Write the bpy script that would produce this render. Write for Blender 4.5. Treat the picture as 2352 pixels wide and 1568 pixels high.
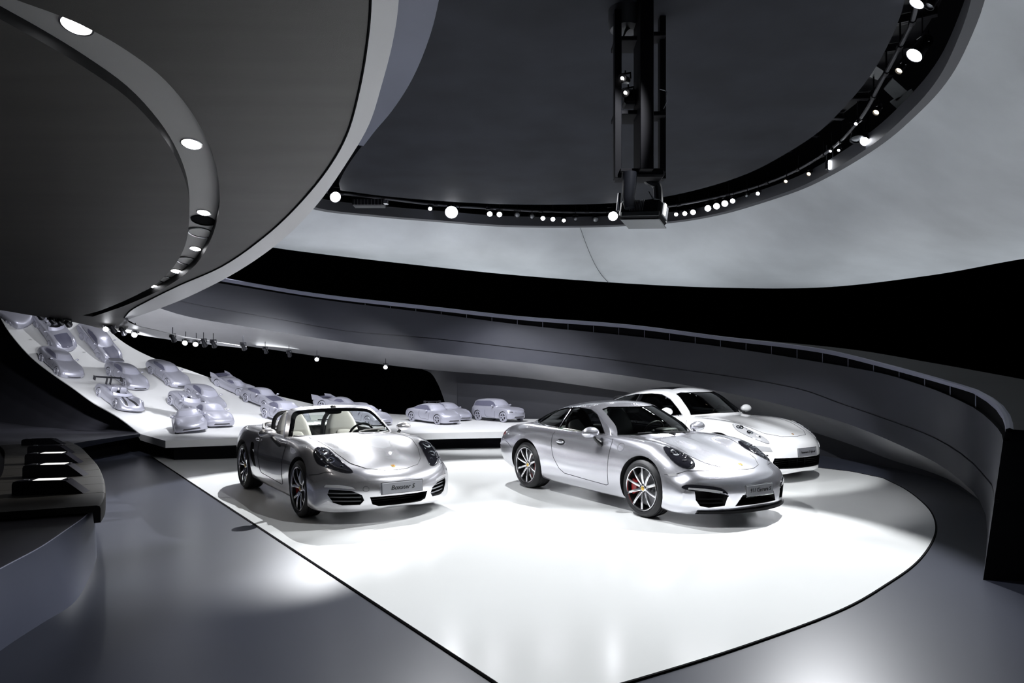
import bpy, bmesh, math, random
from mathutils import Vector, Matrix
from mathutils.bvhtree import BVHTree
from mathutils.geometry import tessellate_polygon, delaunay_2d_cdt
random.seed(7)
for _o in list(bpy.data.objects): bpy.data.objects.remove(_o)
S = bpy.context.scene; COL = S.collection
F = 1615.0; HY = 851.0; CX = 1176.0; EYE = 1.72
# ---------------- camera, world, exposure ----------------
cam = bpy.data.cameras.new('camera'); camo = bpy.data.objects.new('camera', cam); COL.objects.link(camo)
camo.location = (0, 0, EYE); camo.rotation_euler = (math.pi/2, 0, 0)
cam.sensor_width = 36; cam.lens = 36*F/2352; cam.shift_y = (HY-784)/2352; cam.clip_end = 200
S.camera = camo
S.view_settings.view_transform = 'Standard'; S.view_settings.look = 'None'
S.view_settings.gamma = 1; S.view_settings.use_curve_mapping = False
S.view_settings.exposure = 0.0
w = bpy.data.worlds.new('world'); S.world = w; w.use_nodes = True
w.node_tree.nodes['Background'].inputs[0].default_value = (0.55, 0.62, 0.8, 1)
w.node_tree.nodes['Background'].inputs[1].default_value = 0.004
def col(c): return (c[0], c[1], c[2], 1)
def spot(loc, target, power, size=40, blend=.25, radius=.06, c=(1, 1, 1), name='spot_lamp', parent=None):
    l = bpy.data.lights.new(name, 'SPOT'); l.energy = power; l.spot_size = math.radians(size)
    l.spot_blend = blend; l.shadow_soft_size = radius; l.color = c
    o = bpy.data.objects.new(name, l); COL.objects.link(o)
    o.location = loc
    d = Vector(target)-Vector(loc)
    o.rotation_euler = d.to_track_quat('-Z', 'Y').to_euler()
    return o
def area(loc, target, power, sx, sy, c=(1, 1, 1), name='added_dome_fill', spread=180):
    l = bpy.data.lights.new(name, 'AREA'); l.energy = power; l.shape = 'RECTANGLE'; l.size = sx; l.size_y = sy; l.color = c
    l.spread = math.radians(spread)
    o = bpy.data.objects.new(name, l); COL.objects.link(o); o.location = loc
    o.rotation_euler = (Vector(target)-Vector(loc)).to_track_quat('-Z', 'Y').to_euler()
    return o
KEY = [((-4.2, 16.0, 5.9), (-3.2, 9.9, 0), 5600, 33), ((-1, 17.0, 5.9), (0.4, 9.0, 0), 5600, 50), ((3.4, 16.3, 5.9), (2.8, 9.4, 0), 5600, 48),
       ((4.9, 11.0, 5.55), (1.2, 6.6, 0), 3600, 46), ((-1.6, 7.4, 5.55), (1.6, 9.2, .3), 1200, 44), ((-1.0, 10.5, 5.55), (0.7, 5.6, 0), 1700, 50),
       ((1.9, 6.3, 5.55), (-2.4, 9.6, .6), 650, 44), ((3.1, 6.9, 5.5), (3.6, 12.0, .5), 2000, 42)]  # last two spots added to brighten the roadster cabin and white fastback
for l_, t_, p_, s_ in KEY: spot(l_, t_, p_, s_, .3, .03, (.95, .97, 1))
# platform lights under the ramp soffit and ring; one added spot imitates plateau spill
for l_, t_, p_, s_ in (((-7.6, 14.0, 2.2), (-11, 18, 1.9), 130, 120), ((-9, 14.4, 2.2), (-11.6, 18, 2.4), 170, 120), ((-5.6, 15.2, 2.6), (-8.0, 18, .9), 160, 110), ((-3, 16, 3.0), (-4.5, 18, .5), 160, 110), ((-.5, 16.5, 4), (-1, 17.5, .4), 260, 110), ((-3.5, 12, 5.4), (-6, 17, .6), 2300, 50), ((-1.5, 13, 5.6), (0, 17, .4), 1800, 56), ((-6.5, 12.6, 2.6), (-9.5, 14.8, .6), 150, 70), ((-7.5, 18.8, 5.5), (-9.5, 17.6, 1.3), 380, 90)): spot(l_, t_, p_, s_, .5, .04, (.93, .95, 1))
# left floor wash
spot((4.4, 13.4, 5.4), (-4.9, 8.3, 0), 9000, 22, .5, .03, (1, .97, .92))
# added unseen area lights behind the ramp coping, brightening the pale dome
for l_, t_, p_ in (((-5.5, 21.0, 2.6), (-5, 19.5, 7), 50), ((-1, 21.2, 2.3), (-1, 19.5, 7), 70), ((4, 20.4, 1.9), (3.4, 18.4, 7), 55), ((8.6, 17.4, 1.2), (6.4, 14.8, 7), 60), ((11.5, 12.5, .8), (7.5, 11.5, 7), 90), ((11.5, 8, .7), (7, 8.5, 7), 80)): area(l_, t_, p_, 4, 1.6, (.92, .96, 1))

# ---------------- projection helpers (photo pixel -> world point) ----------------
def at(px, py, Z): return Vector(((px-CX)/F*Z, Z, EYE+(HY-py)/F*Z))
def onz(px, py, z): return at(px, py, (z-EYE)*F/(HY-py))
def onplane(px, py, a, b):                      # surface z = a + b*Y
    return at(px, py, (a-EYE)/((HY-py)/F-b))
# ---------------- materials ----------------
MATS = {}
def mat(name, c, rough=.5, metal=0, spec=.5, noise=None, bump=None, emit=None, coat=0, trans=None, flake=0):
    if name in MATS: return MATS[name]
    m = bpy.data.materials.new(name); m.use_nodes = True; MATS[name] = m
    nt = m.node_tree; b = nt.nodes['Principled BSDF']
    b.inputs['Base Color'].default_value = col(c); b.inputs['Roughness'].default_value = rough
    b.inputs['Metallic'].default_value = metal; b.inputs['Specular IOR Level'].default_value = spec
    if coat: b.inputs['Coat Weight'].default_value = coat; b.inputs['Coat Roughness'].default_value = .04
    if emit: b.inputs['Emission Color'].default_value = col(emit[0]); b.inputs['Emission Strength'].default_value = emit[1]
    tc = nt.nodes.new('ShaderNodeTexCoord')
    if noise:       # (scale vec, amount, detail)
        sc, amt, det = noise
        mp = nt.nodes.new('ShaderNodeMapping'); mp.inputs['Scale'].default_value = sc
        nt.links.new(tc.outputs['Object'], mp.inputs[0])
        n = nt.nodes.new('ShaderNodeTexNoise'); n.inputs['Scale'].default_value = 1; n.inputs['Detail'].default_value = det
        nt.links.new(mp.outputs[0], n.inputs[0])
        r = nt.nodes.new('ShaderNodeValToRGB')
        r.color_ramp.elements[0].position = .3; r.color_ramp.elements[1].position = .7
        r.color_ramp.elements[0].color = col([x*(1-amt) for x in c]); r.color_ramp.elements[1].color = col([min(1, x*(1+amt)) for x in c])
        nt.links.new(n.outputs[0], r.inputs[0]); nt.links.new(r.outputs[0], b.inputs['Base Color'])
    if bump:        # (scale, strength, distance)
        n = nt.nodes.new('ShaderNodeTexNoise'); n.inputs['Scale'].default_value = bump[0]; n.inputs['Detail'].default_value = 4
        nt.links.new(tc.outputs['Object'], n.inputs[0])
        bp = nt.nodes.new('ShaderNodeBump'); bp.inputs['Strength'].default_value = bump[1]; bp.inputs['Distance'].default_value = bump[2]
        nt.links.new(n.outputs[0], bp.inputs['Height']); nt.links.new(bp.outputs[0], b.inputs['Normal'])
    return m
def glassmat(name, tint, gloss=.12):
    m = bpy.data.materials.new(name); m.use_nodes = True; MATS[name] = m
    nt = m.node_tree; nt.nodes.clear()
    o = nt.nodes.new('ShaderNodeOutputMaterial'); mx = nt.nodes.new('ShaderNodeMixShader')
    t = nt.nodes.new('ShaderNodeBsdfTransparent'); t.inputs[0].default_value = col(tint)
    g = nt.nodes.new('ShaderNodeBsdfGlossy'); g.inputs['Roughness'].default_value = .02
    lw = nt.nodes.new('ShaderNodeFresnel'); lw.inputs[0].default_value = 1.45
    nt.links.new(lw.outputs[0], mx.inputs[0]); nt.links.new(t.outputs[0], mx.inputs[1]); nt.links.new(g.outputs[0], mx.inputs[2])
    nt.links.new(mx.outputs[0], o.inputs[0]); return m
M = dict(
 floor=mat('polished_dark_floor', (.036, .040, .056), .3, spec=.35, noise=((.5, .35, 1), .18, 6)),
 white=mat('white_floor_gloss', (.82, .83, .82), .16, noise=((.35, .5, 1), .03, 5)),
 plat=mat('white_platform_lacquer', (.8, .8, .8), .35),
 black=mat('matt_black', (.002, .002, .003), .9, spec=.1),
 blackg=mat('gloss_black', (.004, .004, .005), .08),
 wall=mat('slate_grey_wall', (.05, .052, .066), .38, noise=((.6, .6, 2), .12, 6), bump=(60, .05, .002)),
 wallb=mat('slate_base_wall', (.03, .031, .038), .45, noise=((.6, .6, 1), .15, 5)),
 soffit=mat('grey_soffit_plaster', (.42, .42, .43), .55, noise=((2, 2, 2), .08, 8), bump=(90, .15, .003)),
 rsoffit=mat('ramp_soffit_grey', (.44, .44, .45), .5, noise=((2, 2, 2), .06, 8)),
 canopy=mat('dark_brushed_soffit', (.08, .077, .074), .5, noise=((.5, 5, 3), .09, 10), bump=(220, .45, .004)),
 fascia=mat('fascia_plaster', (.55, .55, .56), .5, bump=(120, .1, .002)),
 groove=mat('groove_band_grey', (.4, .4, .4), .55),
 rail=mat('rail_metal', (.30, .31, .40), .35),
 funnel=mat('pale_grey_dome', (.60, .63, .66), .5, noise=((.5, .5, .5), .16, 7)),
 disc=mat('charcoal_ceiling', (.022, .024, .031), .7, spec=.15, noise=((1.2, 1.2, 1.2), .22, 9)),
 lip=mat('lip_grey', (.05, .052, .062), .5),
 bench=mat('bench_bronze_grey', (.020, .019, .018), .6, spec=.15, noise=((3, 20, 3), .1, 6)),
 benchw=mat('plateau_wall', (.06, .066, .095), .45, spec=.15, noise=((1, 1, 1), .1, 4)),
 plateau=mat('plateau_floor', (.05, .05, .062), .4, spec=.25, noise=((.6, .6, .6), .25, 6)),
 fin=mat('fin_black', (.006, .006, .009), .25),
 finedge=mat('fin_edge', (.010, .010, .015), .7, spec=.05),
 metal=mat('fixture_metal', (.02, .02, .024), .3, .6),
 metal2=mat('fixture_steel', (.25, .26, .28), .35, .8),
 chrome=mat('chrome', (.8, .8, .82), .06, 1),
 lamp=mat('lamp_white', (1, 1, 1), .5, emit=((.93, .95, 1), 40)),
 lampdim=mat('lamp_soft', (1, 1, 1), .5, emit=((1, .96, .9), 4)),
 lampwarm=mat('lamp_warm', (1, 1, 1), .5, emit=((1, .85, .62), 3)),
 screen=mat('screen_lit', (1, 1, 1), .3, emit=((1, .98, .92), 1.1)),
)
# ---------------- object helpers ----------------
def link(name, me, parent=None):
    o = bpy.data.objects.new(name, me); COL.objects.link(o)
    if parent is not None: o.parent = parent
    return o
def tag(o, label=None, cat=None, group=None, kind=None):
    if label: o['label'] = label
    if cat: o['category'] = cat
    if group: o['group'] = group
    if kind: o['kind'] = kind
    return o
def thing(name, label, cat, loc=(0, 0, 0), rot=(0, 0, 0), group=None):
    o = bpy.data.objects.new(name, None); COL.objects.link(o); o.location = loc; o.rotation_euler = rot
    o.empty_display_size = .1
    return tag(o, label, cat, group)
def mesh(name, verts, faces, m, smooth=True, parent=None, angle=40, fm=None):
    me = bpy.data.meshes.new(name); me.from_pydata([tuple(v) for v in verts], [], faces); me.update()
    ms = m if isinstance(m, (list, tuple)) else [m]
    for q in ms: me.materials.append(q)
    if fm:
        for p, i in zip(me.polygons, fm): p.material_index = i
    if smooth:
        me.polygons.foreach_set('use_smooth', [True]*len(me.polygons))
        me.set_sharp_from_angle(angle=math.radians(angle))
    return link(name, me, parent)
class MB:
    def __init__(s): s.v = []; s.f = []; s.m = []
    def add(s, v, f, mi=0):
        n = len(s.v); s.v += [Vector(p) for p in v]; s.f += [tuple(n+i for i in q) for q in f]; s.m += [mi]*len(f)
    def grid(s, rows, closed=False, mi=0, flip=False):
        n = len(rows[0]); f = []
        for i in range(len(rows)-1):
            for j in range(n if closed else n-1):
                a, b, c, d = i*n+j, i*n+(j+1) % n, (i+1)*n+(j+1) % n, (i+1)*n+j
                f.append((a, d, c, b) if flip else (a, b, c, d))
        s.add([p for r in rows for p in r], f, mi)
    def box(s, c, d, rot=None, mi=0, bev=0):
        hx, hy, hz = d[0]/2, d[1]/2, d[2]/2
        if bev:
            b = min(bev, hx*.9, hy*.9, hz*.9); vs = []; idx = {}
            for sx in (-1, 1):
                for sy in (-1, 1):
                    for sz in (-1, 1):
                        for k, (dx, dy, dz) in enumerate(((0, b, b), (b, 0, b), (b, b, 0))):
                            idx[(sx, sy, sz, k)] = len(vs); vs.append(Vector((sx*(hx-dx), sy*(hy-dy), sz*(hz-dz))))
            bm = bmesh.new()
            for v in vs: bm.verts.new(v)
            r = bmesh.ops.convex_hull(bm, input=bm.verts[:]); bm.verts.index_update()
            vv = [v.co.copy() for v in bm.verts]; ff = [[v.index for v in f.verts] for f in bm.faces]; bm.free()
        else:
            vv = [Vector((x, y, z)) for x in (-hx, hx) for y in (-hy, hy) for z in (-hz, hz)]
            ff = [(0, 1, 3, 2), (4, 6, 7, 5), (0, 4, 5, 1), (2, 3, 7, 6), (0, 2, 6, 4), (1, 5, 7, 3)]
        if rot is not None: vv = [rot @ v for v in vv]
        s.add([v+Vector(c) for v in vv], ff, mi)
    def tube(s, pts, r, n=8, mi=0, caps=True, radii=None):
        pts = [Vector(p) for p in pts]; rows = []; up = None
        for i, p in enumerate(pts):
            t = (pts[min(i+1, len(pts)-1)]-pts[max(i-1, 0)]).normalized()
            if up is None: up = t.orthogonal().normalized()
            up = (up-t*up.dot(t)); up = up.normalized() if up.length > 1e-6 else t.orthogonal().normalized()
            sd = t.cross(up); rr = radii[i] if radii else r
            rows.append([p+(up*math.cos(a)+sd*math.sin(a))*rr for a in [2*math.pi*k/n for k in range(n)]])
        s.grid(rows, True, mi)
        if caps:
            s.add(rows[0], [tuple(range(n))], mi); s.add(rows[-1], [tuple(reversed(range(n)))], mi)
    def lathe(s, prof, n=24, axis='y', c=(0, 0, 0), mi=0, closed=False):
        rows = []
        for k in range(n):
            a = 2*math.pi*k/n; row = []
            for (r, h) in prof:
                if axis == 'y': row.append(Vector((r*math.cos(a), h, r*math.sin(a)))+Vector(c))
                elif axis == 'z': row.append(Vector((r*math.cos(a), r*math.sin(a), h))+Vector(c))
                else: row.append(Vector((h, r*math.cos(a), r*math.sin(a)))+Vector(c))
            rows.append(row)
        rows.append(rows[0]); s.grid(rows, closed, mi)
    def build(s, name, m, parent=None, smooth=True, angle=35, weld=False):
        o = mesh(name, s.v, s.f, m, False, parent, fm=s.m)
        bm = bmesh.new(); bm.from_mesh(o.data)
        if weld or True: bmesh.ops.remove_doubles(bm, verts=bm.verts, dist=1e-5)
        bmesh.ops.recalc_face_normals(bm, faces=bm.faces)
        bm.to_mesh(o.data); bm.free()
        if smooth:
            o.data.polygons.foreach_set('use_smooth', [True]*len(o.data.polygons)); o.data.set_sharp_from_angle(angle=math.radians(angle))
        return o
def catmull(pts, sub):
    pts = [Vector(p) for p in pts]; out = []
    n = len(pts)
    for i in range(n-1):
        p0 = pts[i-1] if i else pts[0]*2-pts[1]
        p1, p2 = pts[i], pts[i+1]
        p3 = pts[i+2] if i+2 < n else pts[-1]*2-pts[-2]
        # centripetal
        def tj(ti, a, b): return ti+max((b-a).length, 1e-5)**.5
        t0 = 0; t1 = tj(t0, p0, p1); t2 = tj(t1, p1, p2); t3 = tj(t2, p2, p3)
        k = sub[i] if isinstance(sub, (list, tuple)) else sub
        for j in range(k):
            t = t1+(t2-t1)*j/k
            A1 = p0*((t1-t)/(t1-t0))+p1*((t-t0)/(t1-t0)); A2 = p1*((t2-t)/(t2-t1))+p2*((t-t1)/(t2-t1)); A3 = p2*((t3-t)/(t3-t2))+p3*((t-t2)/(t3-t2))
            B1 = A1*((t2-t)/(t2-t0))+A2*((t-t0)/(t2-t0)); B2 = A2*((t3-t)/(t3-t1))+A3*((t-t1)/(t3-t1))
            out.append(B1*((t2-t)/(t2-t1))+B2*((t-t1)/(t2-t1)))
    out.append(pts[-1]); return out
def flatpoly(outer, zf, m, name, holes=(), parent=None, thick=0):
    """triangulated polygon (list of world Vectors), optional holes; thick extrudes downward(-)/upward(+)"""
    loops = [outer]+list(holes)
    tri = tessellate_polygon([[Vector((p.x, p.y, 0)) for p in l] for l in loops])
    vs = [p for l in loops for p in l]; n = len(vs)
    f = [tuple(t) for t in tri]
    if thick:
        vs = vs+[p+Vector((0, 0, thick)) for p in vs]; f += [tuple(i+n for i in reversed(t)) for t in tri]
        k = 0
        for l in loops:
            for i in range(len(l)): a, b = k+i, k+(i+1) % len(l); f.append((a, b, b+n, a+n))
            k += len(l)
    b = MB(); b.add(vs, f); return b.build(name, m, parent, smooth=False)
def lerpx(tab, x):
    if x <= tab[0][0]: return tab[0][1]
    for (a, b), (c, d) in zip(tab, tab[1:]):
        if x <= c: return b+(d-b)*(x-a)/(c-a)
    return tab[-1][1]
def smooth_tab(tab, x):                         # monotone cubic (pchip)
    n = len(tab)
    if x <= tab[0][0]: return tab[0][1]
    if x >= tab[-1][0]: return tab[-1][1]
    h = [tab[i+1][0]-tab[i][0] for i in range(n-1)]; d = [(tab[i+1][1]-tab[i][1])/h[i] for i in range(n-1)]
    def sl(i):
        if i == 0: return d[0]
        if i == n-1: return d[-1]
        if d[i-1]*d[i] <= 0: return 0
        w1 = 2*h[i]+h[i-1]; w2 = h[i]+2*h[i-1]
        return (w1+w2)/(w1/d[i-1]+w2/d[i])
    for i in range(n-1):
        if x <= tab[i+1][0]:
            t = (x-tab[i][0])/h[i]; m0, m1 = sl(i)*h[i], sl(i+1)*h[i]
            return (2*t**3-3*t*t+1)*tab[i][1]+(t**3-2*t*t+t)*m0+(-2*t**3+3*t*t)*tab[i+1][1]+(t**3-t*t)*m1
# ================= STRUCTURE =================
def structure(o): o['kind'] = 'structure'; return o
# floor
structure(flatpoly([Vector(p) for p in ((-30, -6, 0), (26, -6, 0), (26, 34, 0), (-30, 34, 0))], 0, M['floor'], 'floor', thick=-.2))
# white illuminated floor plate
wp = [onz(*p, 0) for p in ((350, 1050), (1135, 1568))]
right = [onz(*p, 0) for p in ((1320, 1602), (1445, 1568), (1700, 1489), (1938, 1400), (2037, 1343), (2100, 1298), (2136, 1254), (2150, 1215), (2140, 1179), (2116, 1152), (2077, 1123), (2029, 1099))]
right = catmull(right, 6)
tip = catmull([wp[1], Vector((.12, 3.55, 0)), Vector((.35, 3.5, 0)), right[0]], 4)
back = [onz(1958, 1084, 0), onz(1867, 1073, 0), Vector((5.2, 14.6, 0)), Vector((2.5, 16.3, 0)), Vector((-1.5, 16.3, 0)), Vector((-5.5, 15.2, 0))]
outl = [wp[0]]+tip+right[1:]+back
plate = flatpoly([p+Vector((0, 0, .001)) for p in outl], 0, M['white'], 'floor_plate', thick=.007)
structure(plate); plate.name = 'floor_white'
jb = MB(); jb.tube([p+Vector((0, 0, .002)) for p in outl], .012, 6, caps=False)
structure(jb.build('trim_1', M['black']))

# ---- platform ribbon sweeping up into a banked wall ----
ZP = .39
def onP(px, py): return onz(px, py, ZP)
RIB = [  # (L px, L py, L Z or None(z=ZP), R px, R py, R Z)
 (1420, 986, None, 1420, 962, None), (1050, 993, None, 1067, 961, 19.4), (800, 999, None, 895, 950, 19.6), (600, 1004.5, None, 723, 929, 19.9),
 (380, 1012, None, 600, 900, 20.0), (322, 996, None, 545, 885, 20.0), (274, 959, 15.2, 488, 869, 20.0), (214, 924, 15.8, 429, 848, 19.9),
 (167, 890, 16.3, 357, 824, 19.8), (119, 857, 16.8, 298, 795, 19.6), (71, 819, 17.2, 262, 769, 19.4), (36, 781, 17.5, 240, 745, 19.3),
 (12, 748, 17.7, 225, 712, 19.2), (-12, 700, 17.9, 215, 655, 19.1), (-30, 640, 18.0, 208, 600, 19.0)]
RL = [onP(a, b) if z is None else at(a, b, z) for a, b, z, *_ in RIB]
RR = [onP(d, e) if z is None else at(d, e, z) for *_, d, e, z in RIB]
RR[0] = Vector((RR[1].x+3.2, 19.3, ZP))
def ribrow(l, r, n=14):
    out = []
    for k in range(n+1):
        t = k/n; p = l.lerp(r, t); out.append(p)
    return out
la = RL[:5]; lb = catmull(RL[5:], 5); ra = catmull(RR[:5], 1); rb = catmull(RR[5:], 5)
rl = la+lb; rr = ra+rb
for i in range(len(rl)):                       # gentle concave sag across the ribbon where it is banked
    pass
rows = []
for i, (l, r) in enumerate(zip(rl, rr)):
    row = ribrow(l, r); rise = max(0, r.z-l.z)
    row = [p+Vector((0, 0, -.35*rise*(4*(k/14)*(1-k/14))*.5)) for k, p in enumerate(row)]
    rows.append(row)
TH = .135
mb = MB(); mb.grid(rows); low = [[p+Vector((0, 0, -(TH if i < 6 else .02))) for p in r] for i, r in enumerate(rows)]
mb.grid(low, flip=True)
mb.grid([[r[0] for r in rows], [r[0] for r in low]]); mb.grid([[r[-1] for r in rows], [r[-1] for r in low]])
mb.grid([rows[0], low[0]]); mb.grid([rows[-1], low[-1]])
rib = mb.build('display_platform', M['plat'], angle=25)
tag(rib, 'long white display platform curling up into a banked ribbon under the silver scale models', 'platform')
dg = bpy.context.evaluated_depsgraph_get()
RIBV = [Vector(p) for r in rows for p in r]; nn = 15
RIBF = [(i*nn+j, i*nn+j+1, (i+1)*nn+j+1, (i+1)*nn+j) for i in range(len(rows)-1) for j in range(nn-1)]
RBVH = BVHTree.FromPolygons(RIBV, RIBF)
def ribhit(px, py):
    d = at(px, py, 10)-Vector((0, 0, EYE)); h = RBVH.ray_cast(Vector((0, 0, EYE)), d.normalized())
    n = h[1];
    if n.z < 0: n = -n
    return h[0], n
# dark recessed plinth under the platform
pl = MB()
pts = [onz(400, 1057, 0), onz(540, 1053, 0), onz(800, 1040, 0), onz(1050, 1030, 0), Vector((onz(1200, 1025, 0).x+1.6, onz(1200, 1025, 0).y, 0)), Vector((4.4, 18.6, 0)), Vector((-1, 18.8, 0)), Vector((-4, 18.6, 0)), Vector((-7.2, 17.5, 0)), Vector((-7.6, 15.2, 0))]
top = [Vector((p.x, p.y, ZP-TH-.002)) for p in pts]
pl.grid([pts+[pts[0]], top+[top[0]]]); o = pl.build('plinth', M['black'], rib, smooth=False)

# ---- left plateau with curved wall ----
PZ = .45
edge_px = [(-260, 1470), (-120, 1375), (0, 1306), (90, 1258), (150, 1218), (196, 1185), (218, 1158)]
pe = [onz(x, y, .48) for x, y in edge_px]+[Vector((-4.35, 7.3, .48)), Vector((-5.0, 8.45, .48)), Vector((-5.75, 9.6, .48)), Vector((-6.6, 10.6, .47)), Vector((-7.35, 11.5, .46)), Vector((-7.72, 12.5, .44)), onz(322, 996, .40)]
pe = catmull(pe, 6)
inner = []
rows = []
for i, p in enumerate(pe):
    t = i/(len(pe)-1)
    row = [p]
    # run away leftwards, curving up into a far wall
    dirv = Vector((-1, .25+.25*t, 0)).normalized()
    for d, h in ((.5, 0), (1.5, 0), (3, .02), (4.5, .1), (6, .35), (7.2, .9), (8, 1.7), (8.5, 3), (8.8, 5)):
        row.append(p+dirv*d*1.25+Vector((0, 0, h)))
    rows.append(row)
# last rows sweep behind the ribbon
for q, r in ((Vector((-8.6, 15.6, .5)), 1), (Vector((-9.6, 16.6, .8)), 1), (Vector((-10.6, 17.5, 1.3)), 1), (Vector((-11.6, 18.3, 2.0)), 1), (Vector((-12.2, 19, 3.0)), 1)):
    row = [q]
    for d, h in ((.5, 0), (1.5, 0), (3, .02), (4.5, .1), (6, .35), (7.2, .9), (8, 1.7), (8.5, 3), (8.8, 5)):
        row.append(q+Vector((-1, .5, 0)).normalized()*d*1.25+Vector((0, 0, h*.8-.4*min(1, d/2))))
    rows.append(row)
b = MB(); b.grid(rows); structure(b.build('floor_plateau', M['plateau'], angle=60)).name = 'floor_raised'
# wall face of the plateau
b = MB()
base_px = [(-260, 1720), (-120, 1600), (0, 1495), (95, 1432), (165, 1388), (205, 1325), (222, 1270)]
bs = [onz(x, y, 0) for x, y in base_px]+[Vector((-4.45, 7.35, 0)), Vector((-5.15, 8.5, 0)), Vector((-5.95, 9.7, 0)), Vector((-6.95, 10.8, .08)), Vector((-7.7, 11.7, .17)), Vector((-7.95, 12.6, .27)), onz(322, 996, .40)+Vector((-.03, .05, -.06))]
bs = catmull(bs, 6)
b.grid([[p.lerp(q, t/6)+Vector((0, 0, 0)) for p, q in zip(pe, bs)] for t in range(7)])
structure(b.build('wall_plateau', M['benchw'], angle=60)).name = 'wall_left'
et = MB(); et.tube([p+Vector((0, 0, .001)) for p in pe[:50]], .004, 5)
structure(et.build('trim_2', M['rail']))
b = MB(); bb = [p for p in bs[-26:]]
b.grid([[Vector((p.x-.35, p.y+.1, p.z+.02)) for p in bb], [Vector((p.x-.3, p.y+.15, -.01)) for p in bb]])
structure(b.build('wall_recess', M['black'])).name = 'wall_left_recess'  # black sheet backing the recess under the plateau wall

# ---- bench top: curved slab of planks over the plateau edge ----
BZ = .56
oe = catmull([onz(x, y, BZ) for x, y in ((231, 1160), (240, 1145), (243, 1122), (239, 1096), (227, 1069), (207, 1046), (184, 1024), (161, 1013))], 12)
bench = thing('bench_counter', 'curved dark bench top of wide planks with a turned-down lip on the left plateau', 'bench')
nseg = 11; L = [0]
for a, c in zip(oe, oe[1:]): L.append(L[-1]+(c-a).length)
def oeat(s):
    s = max(0, min(L[-1], s))
    for i in range(len(L)-1):
        if s <= L[i+1]: return oe[i].lerp(oe[i+1], (s-L[i])/(L[i+1]-L[i]))
cuts = [0, .75, 1.35, 1.95, 2.55, 3.2, 3.85, 4.5, 5.2, 5.9, L[-1]] if L[-1] > 6.2 else [L[-1]*k/10 for k in range(11)]
for a, c in zip(cuts, cuts[1:]):
    b = MB(); g = .006; rows = []
    for k in range(7):
        s = a+g+(c-a-2*g)*k/6; p = oeat(s); q = oeat(s+.02); r = oeat(s-.02); t = (q-r).normalized(); nrm = Vector((-t.y, t.x, 0))
        if nrm.x > 0: nrm = -nrm
        prof = [(.0, -.15), (0, -.03), (.008, -.008), (.03, 0), (.95, 0), (.95, -.06), (.06, -.06), (.05, -.15)]
        rows.append([p+nrm*x+Vector((0, 0, z)) for x, z in prof])
    b.grid(rows, True); b.add(rows[0], [tuple(range(8))]); b.add(rows[-1], [tuple(range(7, -1, -1))])
    b.build('plank', M['bench'], bench, angle=30)
# ---- media fins standing on the bench ----
FIN = [((199, 1130), 36, 1098, 1.0), ((198, 1091), 59, 1063, 1), ((187, 1062), 63, 1038, 1), ((168, 1040), 68, 1021, 0), ((148, 1020), 54, 1006, 0)]
FL = ['nearest of the five black media fins on the bench, with a lit screen', 'black media fin second nearest on the bench, with a lit screen', 'black media fin in the middle of the five, its screen lit', 'black media fin second farthest on the bench, screen dark', 'farthest black media fin at the back end of the bench, screen dark']
for (tip_, lx, ty, lit), lab in zip(FIN, FL):
    p = onz(tip_[0], tip_[1], BZ); Z = p.y-.12; q = Vector(((lx-CX)/F*Z, Z, BZ)); Lf = (p-q).length; d = (q-p).normalized()
    zt = EYE+(HY-ty)/F*(p.y)
    h = zt-BZ; t = thing('media_fin', lab, 'terminal', p, (0, 0, math.atan2(d.y, d.x)), 'media fins standing on the curved bench')
    wd = .075+.012*h
    prof = [(0, .001), (.115*Lf/.6, h*.72), (.15*Lf/.6, h*.93), (.2*Lf/.6, h), (Lf-.03, h), (Lf-.008, h-.01), (Lf, h-.035), (Lf, .001)]
    b = MB(); A = [Vector((x, -wd, z)) for x, z in prof]; B = [Vector((x, wd, z)) for x, z in prof]; n = len(prof)
    b.grid([A+[A[0]], B+[B[0]]], mi=0); b.add(A, [tuple(range(n))]); b.add(B, [tuple(reversed(range(n)))])
    o = b.build('housing', [M['fin'], M['finedge']], t, angle=25)
    for pg in o.data.polygons:
        if pg.normal.z > .3: pg.material_index = 1
    b = MB(); x0 = .33*Lf; x1 = .72*Lf; b.box(((x0+x1)/2, 0, h+.001), (x1-x0, wd*1.7, .004)); b.build('screen', M['screen'] if lit else M['blackg'], t, smooth=False)
    b = MB(); b.box((x0-.035, 0, h+.003), (.03, .05, .008), bev=.002); b.build('button', M['metal'], t)
    b = MB(); b.box((x1+.07, .02, h+.003), (.05, .03, .008), bev=.002); b.build('button', M['metal2'], t)

# ---- gallery: ramp wall around the back and right ----
def tabl(s): return [tuple(p) for p in s]
E_rail = [(200, 580), (533, 642), (727, 674), (1000, 705), (1200, 727), (1445, 746), (1641, 771), (1886, 802), (2033, 837), (2110, 858), (2180, 878), (2247, 900), (2288, 929), (2309, 966)]
E_ptop = [(200, 600), (528, 654), (727, 686), (1000, 720), (1200, 746), (1445, 771), (1641, 794), (1886, 832), (2033, 859), (2104, 880), (2155, 898), (2215, 925), (2257, 949), (2304, 1002)]
E_grv = [(200, 640), (412, 691), (633, 732), (830, 764), (940, 772), (1178, 798), (1543, 845), (1837, 893), (1929, 926-.5), (2047, 966), (2141, 1002), (2215, 1047), (2257, 1086), (2280, 1115)]
E_pbot = [(200, 640), (371, 709), (428, 726), (559, 749), (682, 769), (830, 791), (978, 808), (1226, 835), (1500, 872), (1700, 908), (1880, 952), (1982, 986), (2076, 1026), (2149, 1062), (2206, 1102), (2239, 1133), (2268, 1180)]
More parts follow.
